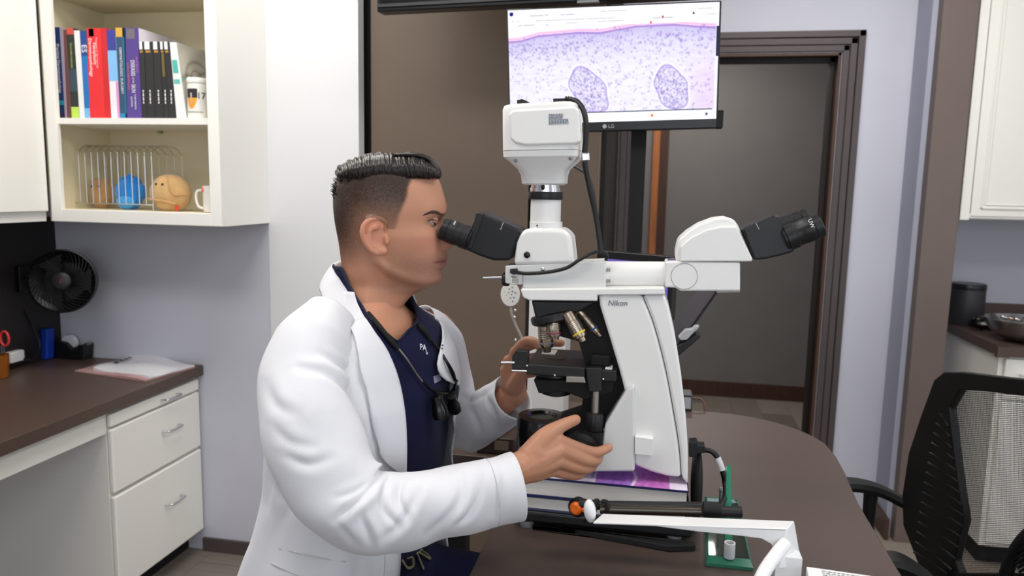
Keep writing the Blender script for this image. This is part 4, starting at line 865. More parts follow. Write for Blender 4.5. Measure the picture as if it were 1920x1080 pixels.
# orange pen and dark tray behind the man's arm
pz = TZ+.05
r = thing('dark_tray', 'dark brown tray box on the table behind the near sleeve', 'tray', tuple(PZ(940, 850, TZ)))
ta, tb = PZ(880, 868, TZ), PZ(960, 860, TZ)
box('tray_body', (ta[0], 1.62, TZ+.0005), (tb[0], 1.86, TZ+.04), mat('tray_brown', (52, 40, 36), .5), r, bevel=.003)
box('tray_label', (tb[0]-.045, 1.6185, TZ+.012), (tb[0]-.012, 1.62, TZ+.034), mat('tray_label', (120, 104, 84), .6), r)
zt_ = TZ+.0405
r = thing('orange_pen', 'orange and black marker pen lying behind the near sleeve', 'pen', tuple(PZ(925, 820, zt_)))
pA, pB = PZ(890, 838, zt_+.008), PZ(962, 793, zt_+.008); pA[2] = pB[2] = zt_+.008
tube('barrel', [pA, lerp(pA, pB, .32)], .0075, ORANGE, r, smoothp=False); tube('grip', [lerp(pA, pB, .32), lerp(pA, pB, .5)], .0072, BLACK, r, smoothp=False); tube('cap', [lerp(pA, pB, .5), pB], [.0078, .0055], ORANGE, r, smoothp=False)
# ================================================================== PERSON
from mathutils.bvhtree import BVHTree
MAN = thing('person', 'man in white coat and navy scrubs looking into the microscope eyepiece', 'person', (-.5, 1.28, .62))
HA = math.radians(19.0); HF = np.array([math.cos(HA), math.sin(HA), 0]); HN = np.array([-math.sin(HA), math.cos(HA), 0])
HC = PY(735, 415, 1.30)
def HP(x, y, lat=0.0):            # point of the head plane shifted sideways by lat
    d = ray(x, y); o = HC+HN*lat; k = ((o-CAMP)@HN)/(d@HN); return CAMP+d*k
SH = 100/np.linalg.norm(HP(785, 415)-HP(685, 415))      # pixels per metre there
def hl(x, y):
    q = HP(x, y)-HC; return q@HF, q[2]
rows = [(299, 705, 757, 22), (302, 685, 780, 38), (308, 662, 800, 54), (318, 645, 814, 65), (332, 634, 822, 72), (350, 627, 829, 76), (370, 624.5, 835, 78), (388, 624.5, 838.5, 78.5),
        (400, 625.5, 834, 77.5), (412, 627, 826, 76), (425, 629, 824, 74), (440, 632, 826, 72.5), (455, 635, 828, 70), (470, 637, 829.5, 67), (485, 639, 830.5, 64), (500, 640.5, 829, 61),
        (512, 641, 829, 58), (522, 641.5, 829, 55), (530, 642, 824, 52), (536, 642, 808, 51), (541, 642, 796, 51), (548, 642, 779, 52), (560, 641, 766, 53), (577, 640, 753, 54), (605, 636, 747, 53), (640, 630, 746, 53), (690, 625, 742, 54)]
rz = np.array([hl(735, q[0])[1] for q in rows]); rb_ = np.array([hl(q[1], q[0])[0] for q in rows]); rf_ = np.array([hl(q[2], q[0])[0] for q in rows]); rw = np.array([q[3] for q in rows])/SH
def smoothcol(z, c):              # monotone lookup along the height
    return np.interp(z, rz[::-1], c[::-1])
def head_mesh():
    zs = np.concatenate([np.linspace(rz[0], rz[3], 10), np.linspace(rz[3], rz[-1], 130)[1:]]); n = 96; V = []; F = []
    K = np.array([.25, .5, .25])
    B, Fr, Wd = (smoothcol(zs, c) for c in (rb_, rf_, rw))
    for _ in range(3):
        for A in (B, Fr, Wd): A[1:-1] = .25*A[:-2]+.5*A[1:-1]+.25*A[2:]
    px_ = 1/SH
    for zi, (z, b, f, w) in enumerate(zip(zs, B, Fr, Wd)):
        yp = 415-z*SH; xc = (b+f)/2; hx = (f-b)/2
        jaw = sstep(450, 515, yp)*(1-sstep(534, 545, yp)); temple = math.exp(-((yp-395)/30)**2)
        for k in range(n):
            t = 2*math.pi*k/n; c, s = math.cos(t), math.sin(t); sx = math.copysign(abs(c)**.92, c); sy = math.copysign(abs(s)**.9, s)
            x = xc+hx*sx; y = w*sy*(1-.16*jaw*max(0, c)-.03*temple*(c > .2))
            ay = abs(y)/px_; fr = max(0.0, c)
            if c > 0:
                # nose
                nx = np.interp(yp, [408, 416, 425, 436, 447, 455, 460, 464, 469, 474], [0, 3, 7, 14, 21, 25, 25, 18, 6, 0]); nw = np.interp(yp, [410, 430, 447, 457, 465, 474], [7, 8, 11, 13.5, 13, 11])
                x += nx*px_*math.exp(-(ay/nw)**2.4)
                al = math.exp(-((ay-13)/5)**2-((yp-459)/6)**2); x += 7*px_*al
                # lips and chin
                lip = np.interp(yp, [464, 471, 477, 483, 487, 489.5, 492, 496, 501, 507], [0, 5, 9.5, 10.5, 8, 3.5, 7.5, 8, 3.5, 0]); x += lip*px_*math.exp(-(ay/21)**2)
                x -= 2.5*px_*math.exp(-((yp-508)/5)**2)*math.exp(-(ay/22)**2); x += 3*px_*math.exp(-((yp-522)/9)**2-(ay/18)**2)
                # mouth corner, eye sockets, brow, cheek
                x -= 2.5*px_*math.exp(-((ay-25)/6)**2-((yp-489)/5)**2)
                x -= 12*px_*math.exp(-((ay-34)/16)**2-((yp-413.5)/8.5)**2); x += 3.0*px_*math.exp(-((ay-26)/20)**2-((yp-397)/6)**2)
                x += 3.5*px_*math.exp(-((ay-44)/15)**2-((yp-437)/13)**2); y += math.copysign(2*px_, y)*math.exp(-((ay-56)/14)**2-((yp-438)/12)**2)
            hx_ = 735+x*SH; yj = np.interp(hx_, [690, 712, 730, 765, 800, 828], [470, 492, 508, 524, 534, 539]); dj = yp-yj
            gate = sstep(688, 716, hx_)*(1-sstep(575, 620, yp))
            y *= 1-.20*sstep(-2, 14, dj)*gate; y *= 1+.045*math.exp(-((dj+7)/8)**2)*gate
            y *= 1-.035*math.exp(-((hx_-790)/22)**2-((yp-472)/14)**2)
            V.append(HC+HF*x+HN*y+Z3*z)
    R = len(zs)
    for i in range(R-1):
        for k in range(n): F.append((i*n+k, i*n+(k+1) % n, (i+1)*n+(k+1) % n, (i+1)*n+k))
    F += [tuple(range(n-1, -1, -1)), tuple(range((R-1)*n, R*n))]
    return V, F
def capsule(P, R, n=5, seg=14):
    P = [np.array(p, float) for p in P]
    if not hasattr(R, '__len__'): R = [R]*len(P)
    C = catmull(P, n); rr = np.interp(np.linspace(0, 1, len(C)), np.linspace(0, 1, len(R)), R)
    d0 = C[0]-C[1]; d0 /= np.linalg.norm(d0); d1 = C[-1]-C[-2]; d1 /= np.linalg.norm(d1)
    pre = [C[0]+d0*rr[0]*math.sin(a) for a in (1.45, 1.1, .7, .35)]; post = [C[-1]+d1*rr[-1]*math.sin(a) for a in (.35, .7, 1.1, 1.45)]
    rp = [rr[0]*math.cos(a) for a in (1.45, 1.1, .7, .35)]; rq = [rr[-1]*math.cos(a) for a in (.35, .7, 1.1, 1.45)]
    Call = pre+C+post; Rall = rp+list(rr)+rq; V = []; F = []
    for c, q, (t, a, b) in zip(Call, Rall, frames(Call)):
        for k in range(seg): th = 2*math.pi*k/seg; V.append(c+(a*math.cos(th)+b*math.sin(th))*q)
    for i in range(len(Call)-1):
        for k in range(seg): F.append((i*seg+k, i*seg+(k+1) % seg, (i+1)*seg+(k+1) % seg, (i+1)*seg+k))
    F += [tuple(range(seg-1, -1, -1)), tuple(range((len(Call)-1)*seg, len(Call)*seg))]
    return V, F
# torso frame
TA = math.radians(-16); TF = np.array([math.cos(TA), math.sin(TA), 0]); TL = np.array([-math.sin(TA), math.cos(TA), 0])
ZT = [1.345, 1.30, 1.275, 1.26, 1.245, 1.225, 1.20, 1.16, 1.10, 1.02, .94, .86, .78, .70, .60]
A_ = [.060, .064, .072, .082, .100, .138, .172, .194, .203, .200, .198, .202, .212, .222, .230]
B_ = [.062, .066, .070, .074, .080, .090, .101, .116, .128, .132, .134, .140, .155, .175, .195]
CX = [-.515, -.512, -.51, -.508, -.506, -.504, -.502, -.500, -.500, -.505, -.512, -.522, -.54, -.56, -.58]
CY = [1.30, 1.296, 1.292, 1.288, 1.285, 1.283, 1.282, 1.28, 1.275, 1.27, 1.265, 1.26, 1.26, 1.26, 1.26]
def sec(z, th, off=0.0, ex=.86):
    i = lambda c: np.interp(z, ZT[::-1], c[::-1])
    a, b = i(A_)+off, i(B_)+off; c, s = math.cos(th), math.sin(th)
    return np.array([i(CX), i(CY), z])+TF*b*math.copysign(abs(c)**ex, c)+TL*a*math.copysign(abs(s)**ex, s)
def loft(zs, off, n=48, ex=.86):
    V = [sec(z, 2*math.pi*k/n, off, ex) for z in zs for k in range(n)]; F = []
    for i in range(len(zs)-1):
        for k in range(n): F.append((i*n+k, i*n+(k+1) % n, (i+1)*n+(k+1) % n, (i+1)*n+k))
    return V, F+[tuple(range(n-1, -1, -1)), tuple(range((len(zs)-1)*n, len(zs)*n))]
# ear (near and far) as pieces merged into the body
def ear(side):
    L = []
    lat0 = -.0735 if side < 0 else .0735
    def E(zx, zy, out):
        x, y = 590+zx/3.374, 260+zy/3.374; q = HP(x, y, -.0735)-HC; return HC+HF*(q@HF)+HN*(lat0+side*out)+Z3*q[2]
    hel = [(452, 585, .001), (448, 535, .010), (412, 505, .016), (362, 506, .020), (318, 540, .022), (306, 595, .021), (322, 650, .017), (356, 697, .011), (398, 722, .007)]
    L.append(capsule([E(*p) for p in hel], [.0035, .0048, .005, .0052, .005, .0048, .0045, .0045, .005]))
    L.append(capsule([E(398, 560, .008), E(352, 575, .012), E(345, 620, .012), E(368, 668, .010), E(405, 690, .007)], [.003, .0042, .0045, .004, .0035]))
    L.append(capsule([E(405, 706, .004), E(436, 712, .002)], [.0075, .0075]))
    L.append(capsule([E(452, 628, .003), E(455, 655, .003)], [.005, .005]))
    L.append(ellvf(E(380, 605, .0005), HF*.024, HN*.0045, Z3*.033+HF*-.004, 20, 12))
    return L
parts = [head_mesh()]+ear(-1)+ear(1)
# eye lids
EYEC = {}
for s in (-1, 1):
    q = HP(806.5, 414.5, -.033)-HC; ec = HC+HF*(q@HF)+HN*(s*.033)+Z3*q[2]; EYEC[s] = ec
    up_ = []; lo_ = []
    for g in np.linspace(-70, 62, 9):
        a = math.radians(g)*-s*-1; d = HF*math.cos(a)+HN*math.sin(a)*(s*-1)*-1
        e = 1-(abs(g)/75)**2
        up_.append(ec+d*.0122*math.cos(.4*e)+Z3*.0122*math.sin(.16*e+.02)); lo_.append(ec+d*.0122+Z3*-.0122*math.sin(.38*e))
    parts += [capsule(up_, [.0018, .0033, .0038, .0033, .0018], 2, 10), capsule(lo_, [.0014, .0018, .002, .0018, .0014], 2, 10)]
parts.append(loft([1.26, 1.24, 1.22, 1.19, 1.15, 1.08, 1.0, .92, .84, .76, .68, .62], -.024))
# near arm and hand (his right)
SHN, ELN, WRN = np.array([-.545, 1.125, 1.195]), PY(645, 955, 1.015), PY(978, 877, 1.135)
parts += [capsule([SHN, lerp(SHN, ELN, .5), ELN], [.045, .042, .036]), capsule([ELN, PY(735, 962, 1.03), PY(850, 930, 1.08), WRN], [.040, .042, .033, .027])]
def hand(w, mcp, fingers, thumb, wr):
    L = [capsule([w, lerp(w, m, .5), m], [wr, lerp(wr, .0165, .55), .0122 if i < 3 else .0108]) for i, m in enumerate(mcp)]
    for m, f, rr in fingers: L.append(capsule([m]+f, rr, 4, 12))
    L.append(capsule(*thumb)); return L
mN = [PY(1046, 826, 1.168), PY(1050, 845, 1.160), PY(1046, 865, 1.158), PY(1036, 882, 1.162)]
fN = [(mN[0], [PY(1092, 843, 1.205), PY(1118, 848, 1.225), PY(1141, 840, 1.243)], [.0118, .0104, .0096, .0078]),
      (mN[1], [PY(1094, 862, 1.20), PY(1117, 864, 1.23), PY(1124, 852, 1.255)], [.0118, .0103, .0095, .0078]),
      (mN[2], [PY(1088, 878, 1.20), PY(1110, 875, 1.232), PY(1112, 862, 1.255)], [.0112, .0098, .009, .0074]),
      (mN[3], [PY(1070, 891, 1.195), PY(1090, 889, 1.222), PY(1098, 876, 1.242)], [.0100, .0085, .008, .0068])]
tN = ([PY(995, 855, 1.145), PY(1022, 820, 1.16), PY(1052, 799, 1.18), PY(1079, 787, 1.198)], [.022, .0165, .0112, .0092], 5, 14)
parts += hand(WRN, mN, fN, tN, .027)
parts.append(capsule([PY(1005, 850, 1.15), PY(1030, 838, 1.165)], [.024, .016]))
# far arm and hand (his left)
SHF, ELF, WRF = np.array([-.43, 1.435, 1.17]), PY(858, 800, 1.54), PY(965, 738, 1.475)
parts += [capsule([SHF, lerp(SHF, ELF, .5), ELF], [.052, .044, .037]), capsule([ELF, lerp(ELF, WRF, .5), WRF], [.038, .036, .026])]
mF = [PY(966, 660, 1.452), PY(954, 676, 1.458), PY(948, 694, 1.462), PY(948, 712, 1.466)]
fF = [(mF[0], [PY(985, 640, 1.435), PY(1003, 642, 1.425), PY(1012, 652, 1.42)], [.0112, .010, .0092, .0076]),
      (mF[1], [PY(990, 650, 1.45), PY(1022, 642, 1.445), PY(1052, 643, 1.44)], [.0112, .010, .0095, .0082]),
      (mF[2], [PY(978, 678, 1.455), PY(1008, 668, 1.445), PY(1030, 668, 1.435)], [.0108, .0095, .009, .0074]),
      (mF[3], [PY(975, 705, 1.455), PY(1000, 700, 1.445), PY(1015, 698, 1.44)], [.0098, .0085, .008, .0068])]
tF = ([PY(965, 725, 1.455), PY(975, 705, 1.432), PY(985, 690, 1.418), PY(1003, 684, 1.412)], [.019, .015, .011, .009], 5, 14)
parts += hand(WRF, mF, fF, tF, .026)
V, F = join(parts)
tmp = mesh('body', V, F, None, None)
rm = tmp.modifiers.new('r', 'REMESH'); rm.mode = 'VOXEL'; rm.voxel_size = .0021; rm.use_smooth_shade = True
sm = tmp.modifiers.new('s', 'SMOOTH'); sm.factor = .5; sm.iterations = 4
dg = bpy.context.evaluated_depsgraph_get(); dg.update()
me = bpy.data.meshes.new_from_object(tmp.evaluated_get(dg)); bpy.data.objects.remove(tmp)
SKIN = mat('skin', (200, 150, 125), .43, bump=.12, bscale=500, sss=.12, attr='tint', spec=.4)
me.materials.clear(); me.materials.append(SKIN); body = bpy.data.objects.new('body', me); put(body, MAN)
me.polygons.foreach_set('use_smooth', [True]*len(me.polygons))
co = np.empty(len(me.vertices)*3, np.float32); me.vertices.foreach_get('co', co); co = co.reshape(-1, 3).astype(float)
q = co-HC; lx, ly, lz = q@HF, q@HN, q[:, 2]; hx = 735+lx*SH; hy = 415-lz*SH+(lx*SH)*.0
col = np.ones((len(co), 3))*np.array([198, 143, 115])/255.
def blend(c, w): 
    global col
    col = col*(1-w[:, None])+np.array(c)/255.*w[:, None]
isH = (lz > -.20) & (np.abs(ly) < .12) & (np.abs(lx) < .16)
rs = np.random.RandomState(5); nz = rs.rand(len(co))
blend((178, 128, 100), (~isH)*1.0*.75)
earm = isH & (np.abs(ly) > .0745) & (((hx-703)/28)**2+((hy-442)/37)**2 < 1)
blend((214, 148, 120), earm*.7)
cheek = np.exp(-((hx-800)/30)**2-((hy-450)/18)**2)*isH; blend((212, 140, 118), cheek*.45)
stub = isH*sstep(462, 492, hy)*sstep(735, 790, hx)*(1-sstep(545, 575, hy)); blend((142, 104, 86), stub*(.40+.25*nz))
stub2 = isH*sstep(430, 500, hy)*sstep(715, 740, hx)*(1-sstep(760, 800, hx))*(1-sstep(540, 560, hy)); blend((146, 106, 86), stub2*(.42+.2*nz))
lipm = isH*np.exp(-((hy-489)/6.5)**4)*sstep(812, 824, hx)*(np.abs(ly)*SH < 24); blend((172, 98, 92), lipm*.85)
mline = isH*np.exp(-((hy-489.5)/1.6)**2)*sstep(808, 818, hx); blend((96, 48, 46), mline*.7)
blend((150, 100, 82), isH*np.exp(-((hy-411)/9)**2)*sstep(790, 806, hx)*.35)
# clipped hair on the sides and back: its own colour
xline = np.interp(hy, [318, 335, 350, 366, 382, 400, 425, 430], [800, 770, 764, 762, 756, 748, 742, 700])
ym = np.interp(hy, [330, 352, 372, 390, 408, 430, 455, 480, 500], [1, .96, .85, .62, .40, .30, .26, .12, 0]); yb = np.interp(hy, [330, 400, 430, 460, 490, 510], [1, .95, .85, .6, .25, 0])
bk = sstep(690, 640, hx); al = lerp(ym, yb, bk)*sstep(xline+5, xline-5, hx)*isH*(~earm)
al = np.where((hy < 335) & (hx < 805), 1.0*isH, al); al = np.clip(al*(.86+.28*nz), 0, 1)
al *= 1-(np.abs(ly) > .0745)*(((hx-703)/28)**2+((hy-442)/37)**2 < 1)
blend((52, 38, 30), al)
lin = np.where(col <= .04045, col/12.92, ((col+.055)/1.055)**2.4)
at = me.color_attributes.new('tint', 'FLOAT_COLOR', 'POINT'); at.data.foreach_set('color', np.hstack([lin, np.ones((len(lin), 1))]).astype(np.float32).ravel())
BV = {}
def bvh(o):
    dg = bpy.context.evaluated_depsgraph_get(); dg.update(); e = o.evaluated_get(dg); m = e.to_mesh(); v = [tuple(x.co) for x in m.vertices]; f = [tuple(p.vertices) for p in m.polygons]; e.to_mesh_clear(); return BVHTree.FromPolygons(v, f)
def hit(x, y, trees, off=0.0):
    d = Vector(ray(x, y)).normalized(); best = None
    for t in trees:
        h = t.ray_cast(Vector(CAMP), d)
        if h[0] is not None and (best is None or h[3] < best[3]): best = h
    if best is None: return None
    n = best[1]; n = -n if n.dot(d) > 0 else n
    return np.array(best[0])+np.array(n)*off
tb_ = bvh(body)
HAIRM = mat('dark_hair', (34, 27, 24), .32, bump=.3, bscale=200, stretch=(1, 1, 1))
# eyebrow, lashes, eyes
def trail(name, pts, R, m, off, par=MAN, trees=None, seg=8, sq=1.0):
    P = [hit(x, y, trees or [tb_], off) for x, y in pts]; P = [p for p in P if p is not None]
    return tube(name, P, R, m, par, seg=seg, n=5, sq=sq) if len(P) > 1 else None
trail('eyebrow', [(792, 404.5), (800, 400.5), (811, 397), (822, 399), (830, 402), (835, 406)], [.0006, .0022, .0034, .0036, .0022], mat('brow_hair', (66, 48, 40), .8, bump=.5, bscale=900), .0, sq=.25)
trail('eyelashes', [(801, 414.5), (806, 412.3), (812, 412), (818, 414)], [.0004, .0009, .001, .0005], HAIRM, .0006)
for s in (-1, 1):
    e = ell('eye', EYEC[s], HF*.0119, HN*.0119, Z3*.0119, mat('eye_white', (165, 148, 136), .2), MAN, nu=24, nv=16)
    d = HF*.86-HN*.44+Z3*-.10; d /= np.linalg.norm(d)
    lathe('iris', [(.0064, .0102), (.0058, .0116), (.001, .0124)], EYEC[s], d, mat('iris_brown', (60, 40, 28), .1), e, seg=20)
# hair on top
HT = [(636, 334), (643, 322), (655, 311), (670, 302.5), (690, 296), (715, 291.5), (742, 293.5), (765, 292), (783, 289.5), (798, 295), (811, 306), (819, 318), (825, 331)]
htx = [p[0] for p in HT]; hty = [p[1] for p in HT]
def topy(x): return interp(x, htx, hty)
L = []
rs = random.Random(4)
def hp(x, y, lat): return HC+HF*((x-735)/SH)+HN*lat+Z3*(-(y-415)/SH)
for i in range(150):
    u = i/149; x = lerp(642, 823, u)+rs.uniform(-1.5, 1.5)
    w = np.interp(x, [640, 680, 780, 815, 825], [.045, .064, .066, .058, .045])
    yr = np.interp(x, [640, 670, 700, 780, 825], [335, 335, 333, 331, 331])+rs.uniform(-2.5, 2.5)
    lean = rs.uniform(-4, 5)-lerp(2, 7, u); top = topy(x+lean*.6)+rs.uniform(-1.5, 3)
    P = [hp(x, yr, -w), hp(x+lean*.4, lerp(yr, top, .45), -w*.98-.002), hp(x+lean, lerp(yr, top, .86), -w*.72), hp(x+lean*1.8, top, -w*.30), hp(x+lean*2.6, top+1, w*.15), hp(x+lean*3, top+6, w*.6), hp(x+lean*3, lerp(yr, top, .35), w*.95)]
    r_ = rs.uniform(.0026, .0040); L.append(tubevf(P, [r_*.45, r_, r_*1.2, r_*1.25, r_*1.2, r_, r_*.5], 6, 4))
for i in range(46):          # front quiff
    lat = lerp(-.052, .052, i/45); xf = 823-abs(lat)*SH*.16+rs.uniform(-1, 1); dy = rs.uniform(-1.5, 2)
    L.append(tubevf([hp(xf, 333, lat), hp(xf+1.5, 322+dy, lat), hp(xf-6, 306+dy, lat*.98), hp(xf-18, 297+dy, lat*.95-.003), hp(xf-40, 293+dy, lat*.92-.004), hp(xf-75, 294+dy, lat*.9)], [.0016, .0034, .004, .004, .0036, .002], 6, 4))
for i in range(260):         # short spikes round the crown
    a = rs.uniform(0, 1); x = lerp(629, 668, a); lat = rs.uniform(-.062, .062)*lerp(.7, 1, a); y = np.interp(x, [626, 640, 655, 670], [352, 328, 316, 312])+abs(lat)*SH*.22+rs.uniform(0, 18)
    p = hp(x, y, lat); d = (HF*rs.uniform(-.9, -.2)+Z3*rs.uniform(.2, .9)+HN*rs.uniform(-.4, .4)+HN*lat*6); d /= np.linalg.norm(d)
    L.append(tubevf([p-d*.003, p+d*rs.uniform(.004, .009)], [.0012, .0003], 4, 1, smoothp=False))
V, F = join(L)
V2, F2 = ellvf(hp(732, 330, 0), HF*.088, HN*.064, Z3*.034, 32, 16); V, F = join([(V, F), (V2, F2)])
hair = mesh('hair', V, F, HAIRM, MAN, smooth=True); hair['label'] = 'short dark slicked-back hair'
# ------------------------------------------------------------------ scrubs
NAVYC = mat('navy_scrubs', (15, 19, 54), .8, bump=.25, bscale=900, var=.06, vscale=12, sheen=.04, spec=.25)
def _neck(poly, lo, hi):
    C = catmull([(x, y, 0) for x, y in poly], 4); out = []
    T = np.radians(np.linspace(lo, hi, 70)); Zg = np.linspace(1.17, 1.325, 60); PR = [(t, z, proj(sec(z, t, -.003))) for t in T for z in Zg]
    XY = np.array([p[2] for p in PR])
    for c in C:
        i = int(np.argmin((XY[:, 0]-c[0])**2+(XY[:, 1]-c[1])**2)); out.append((math.degrees(PR[i][0]), PR[i][1]))
    return out
_nn = _neck([(747, 643), (725, 627), (702, 606), (680, 578), (656, 537), (642, 505)], -150, -5); _th0 = _nn[0][0]; _nn = sorted(_nn)
_nx = [-180]+[p[0] for p in _nn]; _nzv = [1.322]+[p[1] for p in _nn]
for i in range(1, len(_nzv)): _nzv[i] = min(_nzv[i], _nzv[i-1])
def neckz(th):
    d = math.degrees(th)
    if d <= _th0: return interp(d, _nx, _nzv)
    return interp(d-_th0, [0, 6, 20, 45, 75, 110, 150, 180-_th0], [_nzv[-1], _nzv[-1]+.012, 1.225, 1.255, 1.275, 1.295, 1.312, 1.322])
n = 96; M = 60; V = []; F = []
for j in range(M+1):
    for k in range(n):
        th = 2*math.pi*k/n; th = th-2*math.pi if th > math.pi else th; zt_ = neckz(th); t = j/M; z = lerp(zt_, .80, t)
        fold = .0022*math.sin(9*th+6*z)+.0025*math.sin(5*th-22*z)*sstep(1.2, 1.05, z); V.append(sec(z, th, lerp(-.014, -.003, sstep(1.13, 1.2, z))+fold*sstep(0, .15, t)))
for j in range(M):
    for k in range(n): F.append((j*n+k, j*n+(k+1) % n, (j+1)*n+(k+1) % n, (j+1)*n+k))
scr_ = mesh('scrub_top', V, F, NAVYC, MAN, smooth=True, solid=.002); scr_['label'] = 'navy V-neck scrub top'
neckline = [sec(neckz(t), t, -.002) for t in np.linspace(-math.pi, math.pi, 60)]
tube('neckband', neckline, .0042, mat('dark_band', (20, 24, 52), .7), scr_, seg=8, n=2, sq=.5)
# pants, shoes and stool
HIPS = [np.array([-.56, 1.26, .66])+TL*s*.09 for s in (-1, 1)]
KN = [np.array([-.16, 1.06, .66]), np.array([-.12, 1.32, .66])]; AN = [np.array([-.20, 1.06, .22]), np.array([-.16, 1.34, .22])]
P_ = [loft([.865, .84, .80, .74, .68, .62, .58], -.02)]
for h, k, a in zip(HIPS, KN, AN): P_ += [capsule([h, lerp(h, k, .5)+Z3*.01, k, lerp(k, a, .5), a], [.10, .088, .07, .062, .055], 6, 20)]
V, F = join(P_); tmp = mesh('t', V, F, None, None); rm = tmp.modifiers.new('r', 'REMESH'); rm.mode = 'VOXEL'; rm.voxel_size = .008; sm = tmp.modifiers.new('s', 'SMOOTH'); sm.factor = .5; sm.iterations = 4
dg = bpy.context.evaluated_depsgraph_get(); dg.update(); me2 = bpy.data.meshes.new_from_object(tmp.evaluated_get(dg)); bpy.data.objects.remove(tmp); me2.materials.clear(); me2.materials.append(NAVYC)
me2.polygons.foreach_set('use_smooth', [True]*len(me2.polygons)); me2.name = 'pants'; put(bpy.data.objects.new('pants', me2), MAN)
for a in AN: ell('shoe', a+np.array([.05, 0, -.04]), (.13, 0, 0), (0, .045, 0), (0, 0, .05), BLACK, MAN)
SX, SY = -.57, 1.26
st = thing('stool', 'black round stool under the man in the white coat', 'stool', (SX, SY, 0))
lathe('seat', [(.17, .50), (.19, .515), (.19, .54), (.17, .56)], (SX, SY, 0), Z3, BLACKM, st); lathe('column', [(.03, .06), (.03, .5)], (SX, SY, 0), Z3, CHROME, st)
lathe('foot_ring', [(.2, .1), (.21, .11), (.2, .12), (.19, .11)], (SX, SY, 0), Z3, CHROME, st)
for k in range(5):
    g = k*2*math.pi/5+.3; tube('leg', [(SX, SY, .08), (SX+.27*math.cos(g), SY+.27*math.sin(g), .05)], [.02, .015], BLACK, st, smoothp=False); ell('caster', (SX+.27*math.cos(g), SY+.27*math.sin(g), .027), (.025, 0, 0), (0, .025, 0), (0, 0, .026), BLACK, st, nu=12, nv=8)
# ------------------------------------------------------------------ white coat
def crease(V, L, N=None):
    V = np.array(V); P = (V-CAMP); zc = P@_f; X = 960+FPX*(P@_r)/zc; Y = 540-FPX*(P@_u)/zc; D = np.zeros(len(V))
    for pts, w, d in L:
        C = np.array([(c[0], c[1]) for c in catmull([(x, y, 0) for x, y in pts], 8)]); best = np.full(len(V), 1e9); sg = np.zeros(len(V)); tt = np.zeros(len(V))
        for i in range(len(C)-1):
            a, b = C[i], C[i+1]; ab = b-a; L2 = ab@ab; t = np.clip(((X-a[0])*ab[0]+(Y-a[1])*ab[1])/L2, 0, 1); dx = X-a[0]-t*ab[0]; dy = Y-a[1]-t*ab[1]; dd = np.hypot(dx, dy); m = dd < best
            best = np.where(m, dd, best); sg = np.where(m, np.sign(dx*ab[1]-dy*ab[0]), sg); tt = np.where(m, (i+t)/(len(C)-1), tt)
        env = np.sin(np.pi*np.clip(tt*.86+.07, 0, 1)); s = best*sg
        D += d*env*(-np.exp(-(best/w)**2)+.65*np.exp(-((s-w*1.9)/(w*1.3))**2)+.25*np.exp(-((s+w*1.9)/(w*1.3))**2))
    n = N if N is not None else 0
    return V+n*D[:, None]
def vnormals(V, F):
    V = np.array(V); N = np.zeros_like(V); Fq = np.array(F); fn = np.cross(V[Fq[:, 2]]-V[Fq[:, 0]], V[Fq[:, 3]]-V[Fq[:, 1]])
    for k in range(4): np.add.at(N, Fq[:, k], fn)
    N /= np.linalg.norm(N, axis=1)[:, None]+1e-12; return N
NEARC = [([(560, 690), (610, 700), (650, 728), (675, 765)], 7, .0060), ([(600, 660), (640, 690), (668, 730)], 6, .0045), ([(640, 715), (668, 755), (690, 800), (700, 835)], 7, .005), ([(712, 898), (685, 925), (655, 952), (628, 975)], 7, .0075),
         ([(728, 897), (716, 930), (722, 960), (745, 985)], 6, .0065), ([(690, 905), (660, 925), (630, 935)], 6, .005), ([(756, 900), (748, 935), (765, 975)], 6, .005), ([(790, 905), (776, 940), (750, 985), (715, 1012)], 7, .0055),
         ([(866, 895), (862, 935), (838, 970), (800, 1000)], 7, .0055), ([(900, 890), (896, 930), (878, 965), (850, 985)], 6, .005), ([(675, 965), (690, 995), (700, 1025)], 7, .005), ([(530, 850), (575, 870), (620, 860)], 9, .004), ([(512, 800), (545, 830), (590, 840)], 9, .003),
         ([(930, 880), (936, 920), (925, 965)], 6, .0035), ([(640, 985), (655, 1005), (668, 1020)], 6, .004), ([(500, 720), (520, 760), (560, 780)], 10, .003)]
FARC = [([(880, 760), (895, 790), (900, 815)], 6, .005), ([(905, 735), (925, 770), (930, 800)], 6, .005), ([(935, 720), (950, 750), (975, 775)], 5, .004), ([(866, 745), (890, 750), (930, 725)], 5, .004)]
COATC = [([(508, 850), (540, 890), (590, 930), (630, 960)], 8, .006), ([(505, 905), (545, 935), (600, 965)], 8, .005), ([(505, 870), (508, 910), (500, 960)], 7, .005), ([(560, 930), (530, 980), (518, 1040)], 8, .004), ([(660, 1040), (672, 1060), (668, 1080)], 7, .005),
         ([(855, 760), (862, 810), (870, 860)], 7, .005), ([(868, 770), (880, 820), (890, 855)], 6, .004), ([(640, 620), (665, 690), (700, 800), (712, 870)], 5, .003)]
COAT = mat('white_coat', (221, 221, 225), .8, bump=.18, bscale=1100, sheen=.2)
nearE = ([560, 600, 661, 735, 805, 890, 1030, 1100], [664, 686, 725, 750, 757, 757, 748, 742])
farE = ([560, 600, 643, 696, 730, 785, 870, 960, 1100], [762, 778, 796, 823, 837, 845, 840, 832, 824])
def solve(z, E, lo, hi, off):
    best = None
    for th in np.linspace(math.radians(lo), math.radians(hi), 160):
        x, y = proj(sec(z, th, off)); e = abs(x-interp(y, *E))
        if best is None or e < best[0]: best = (e, th)
    return best[1]
zs = np.concatenate([np.linspace(1.285, 1.20, 14), np.linspace(1.20, .60, 50)[1:]])
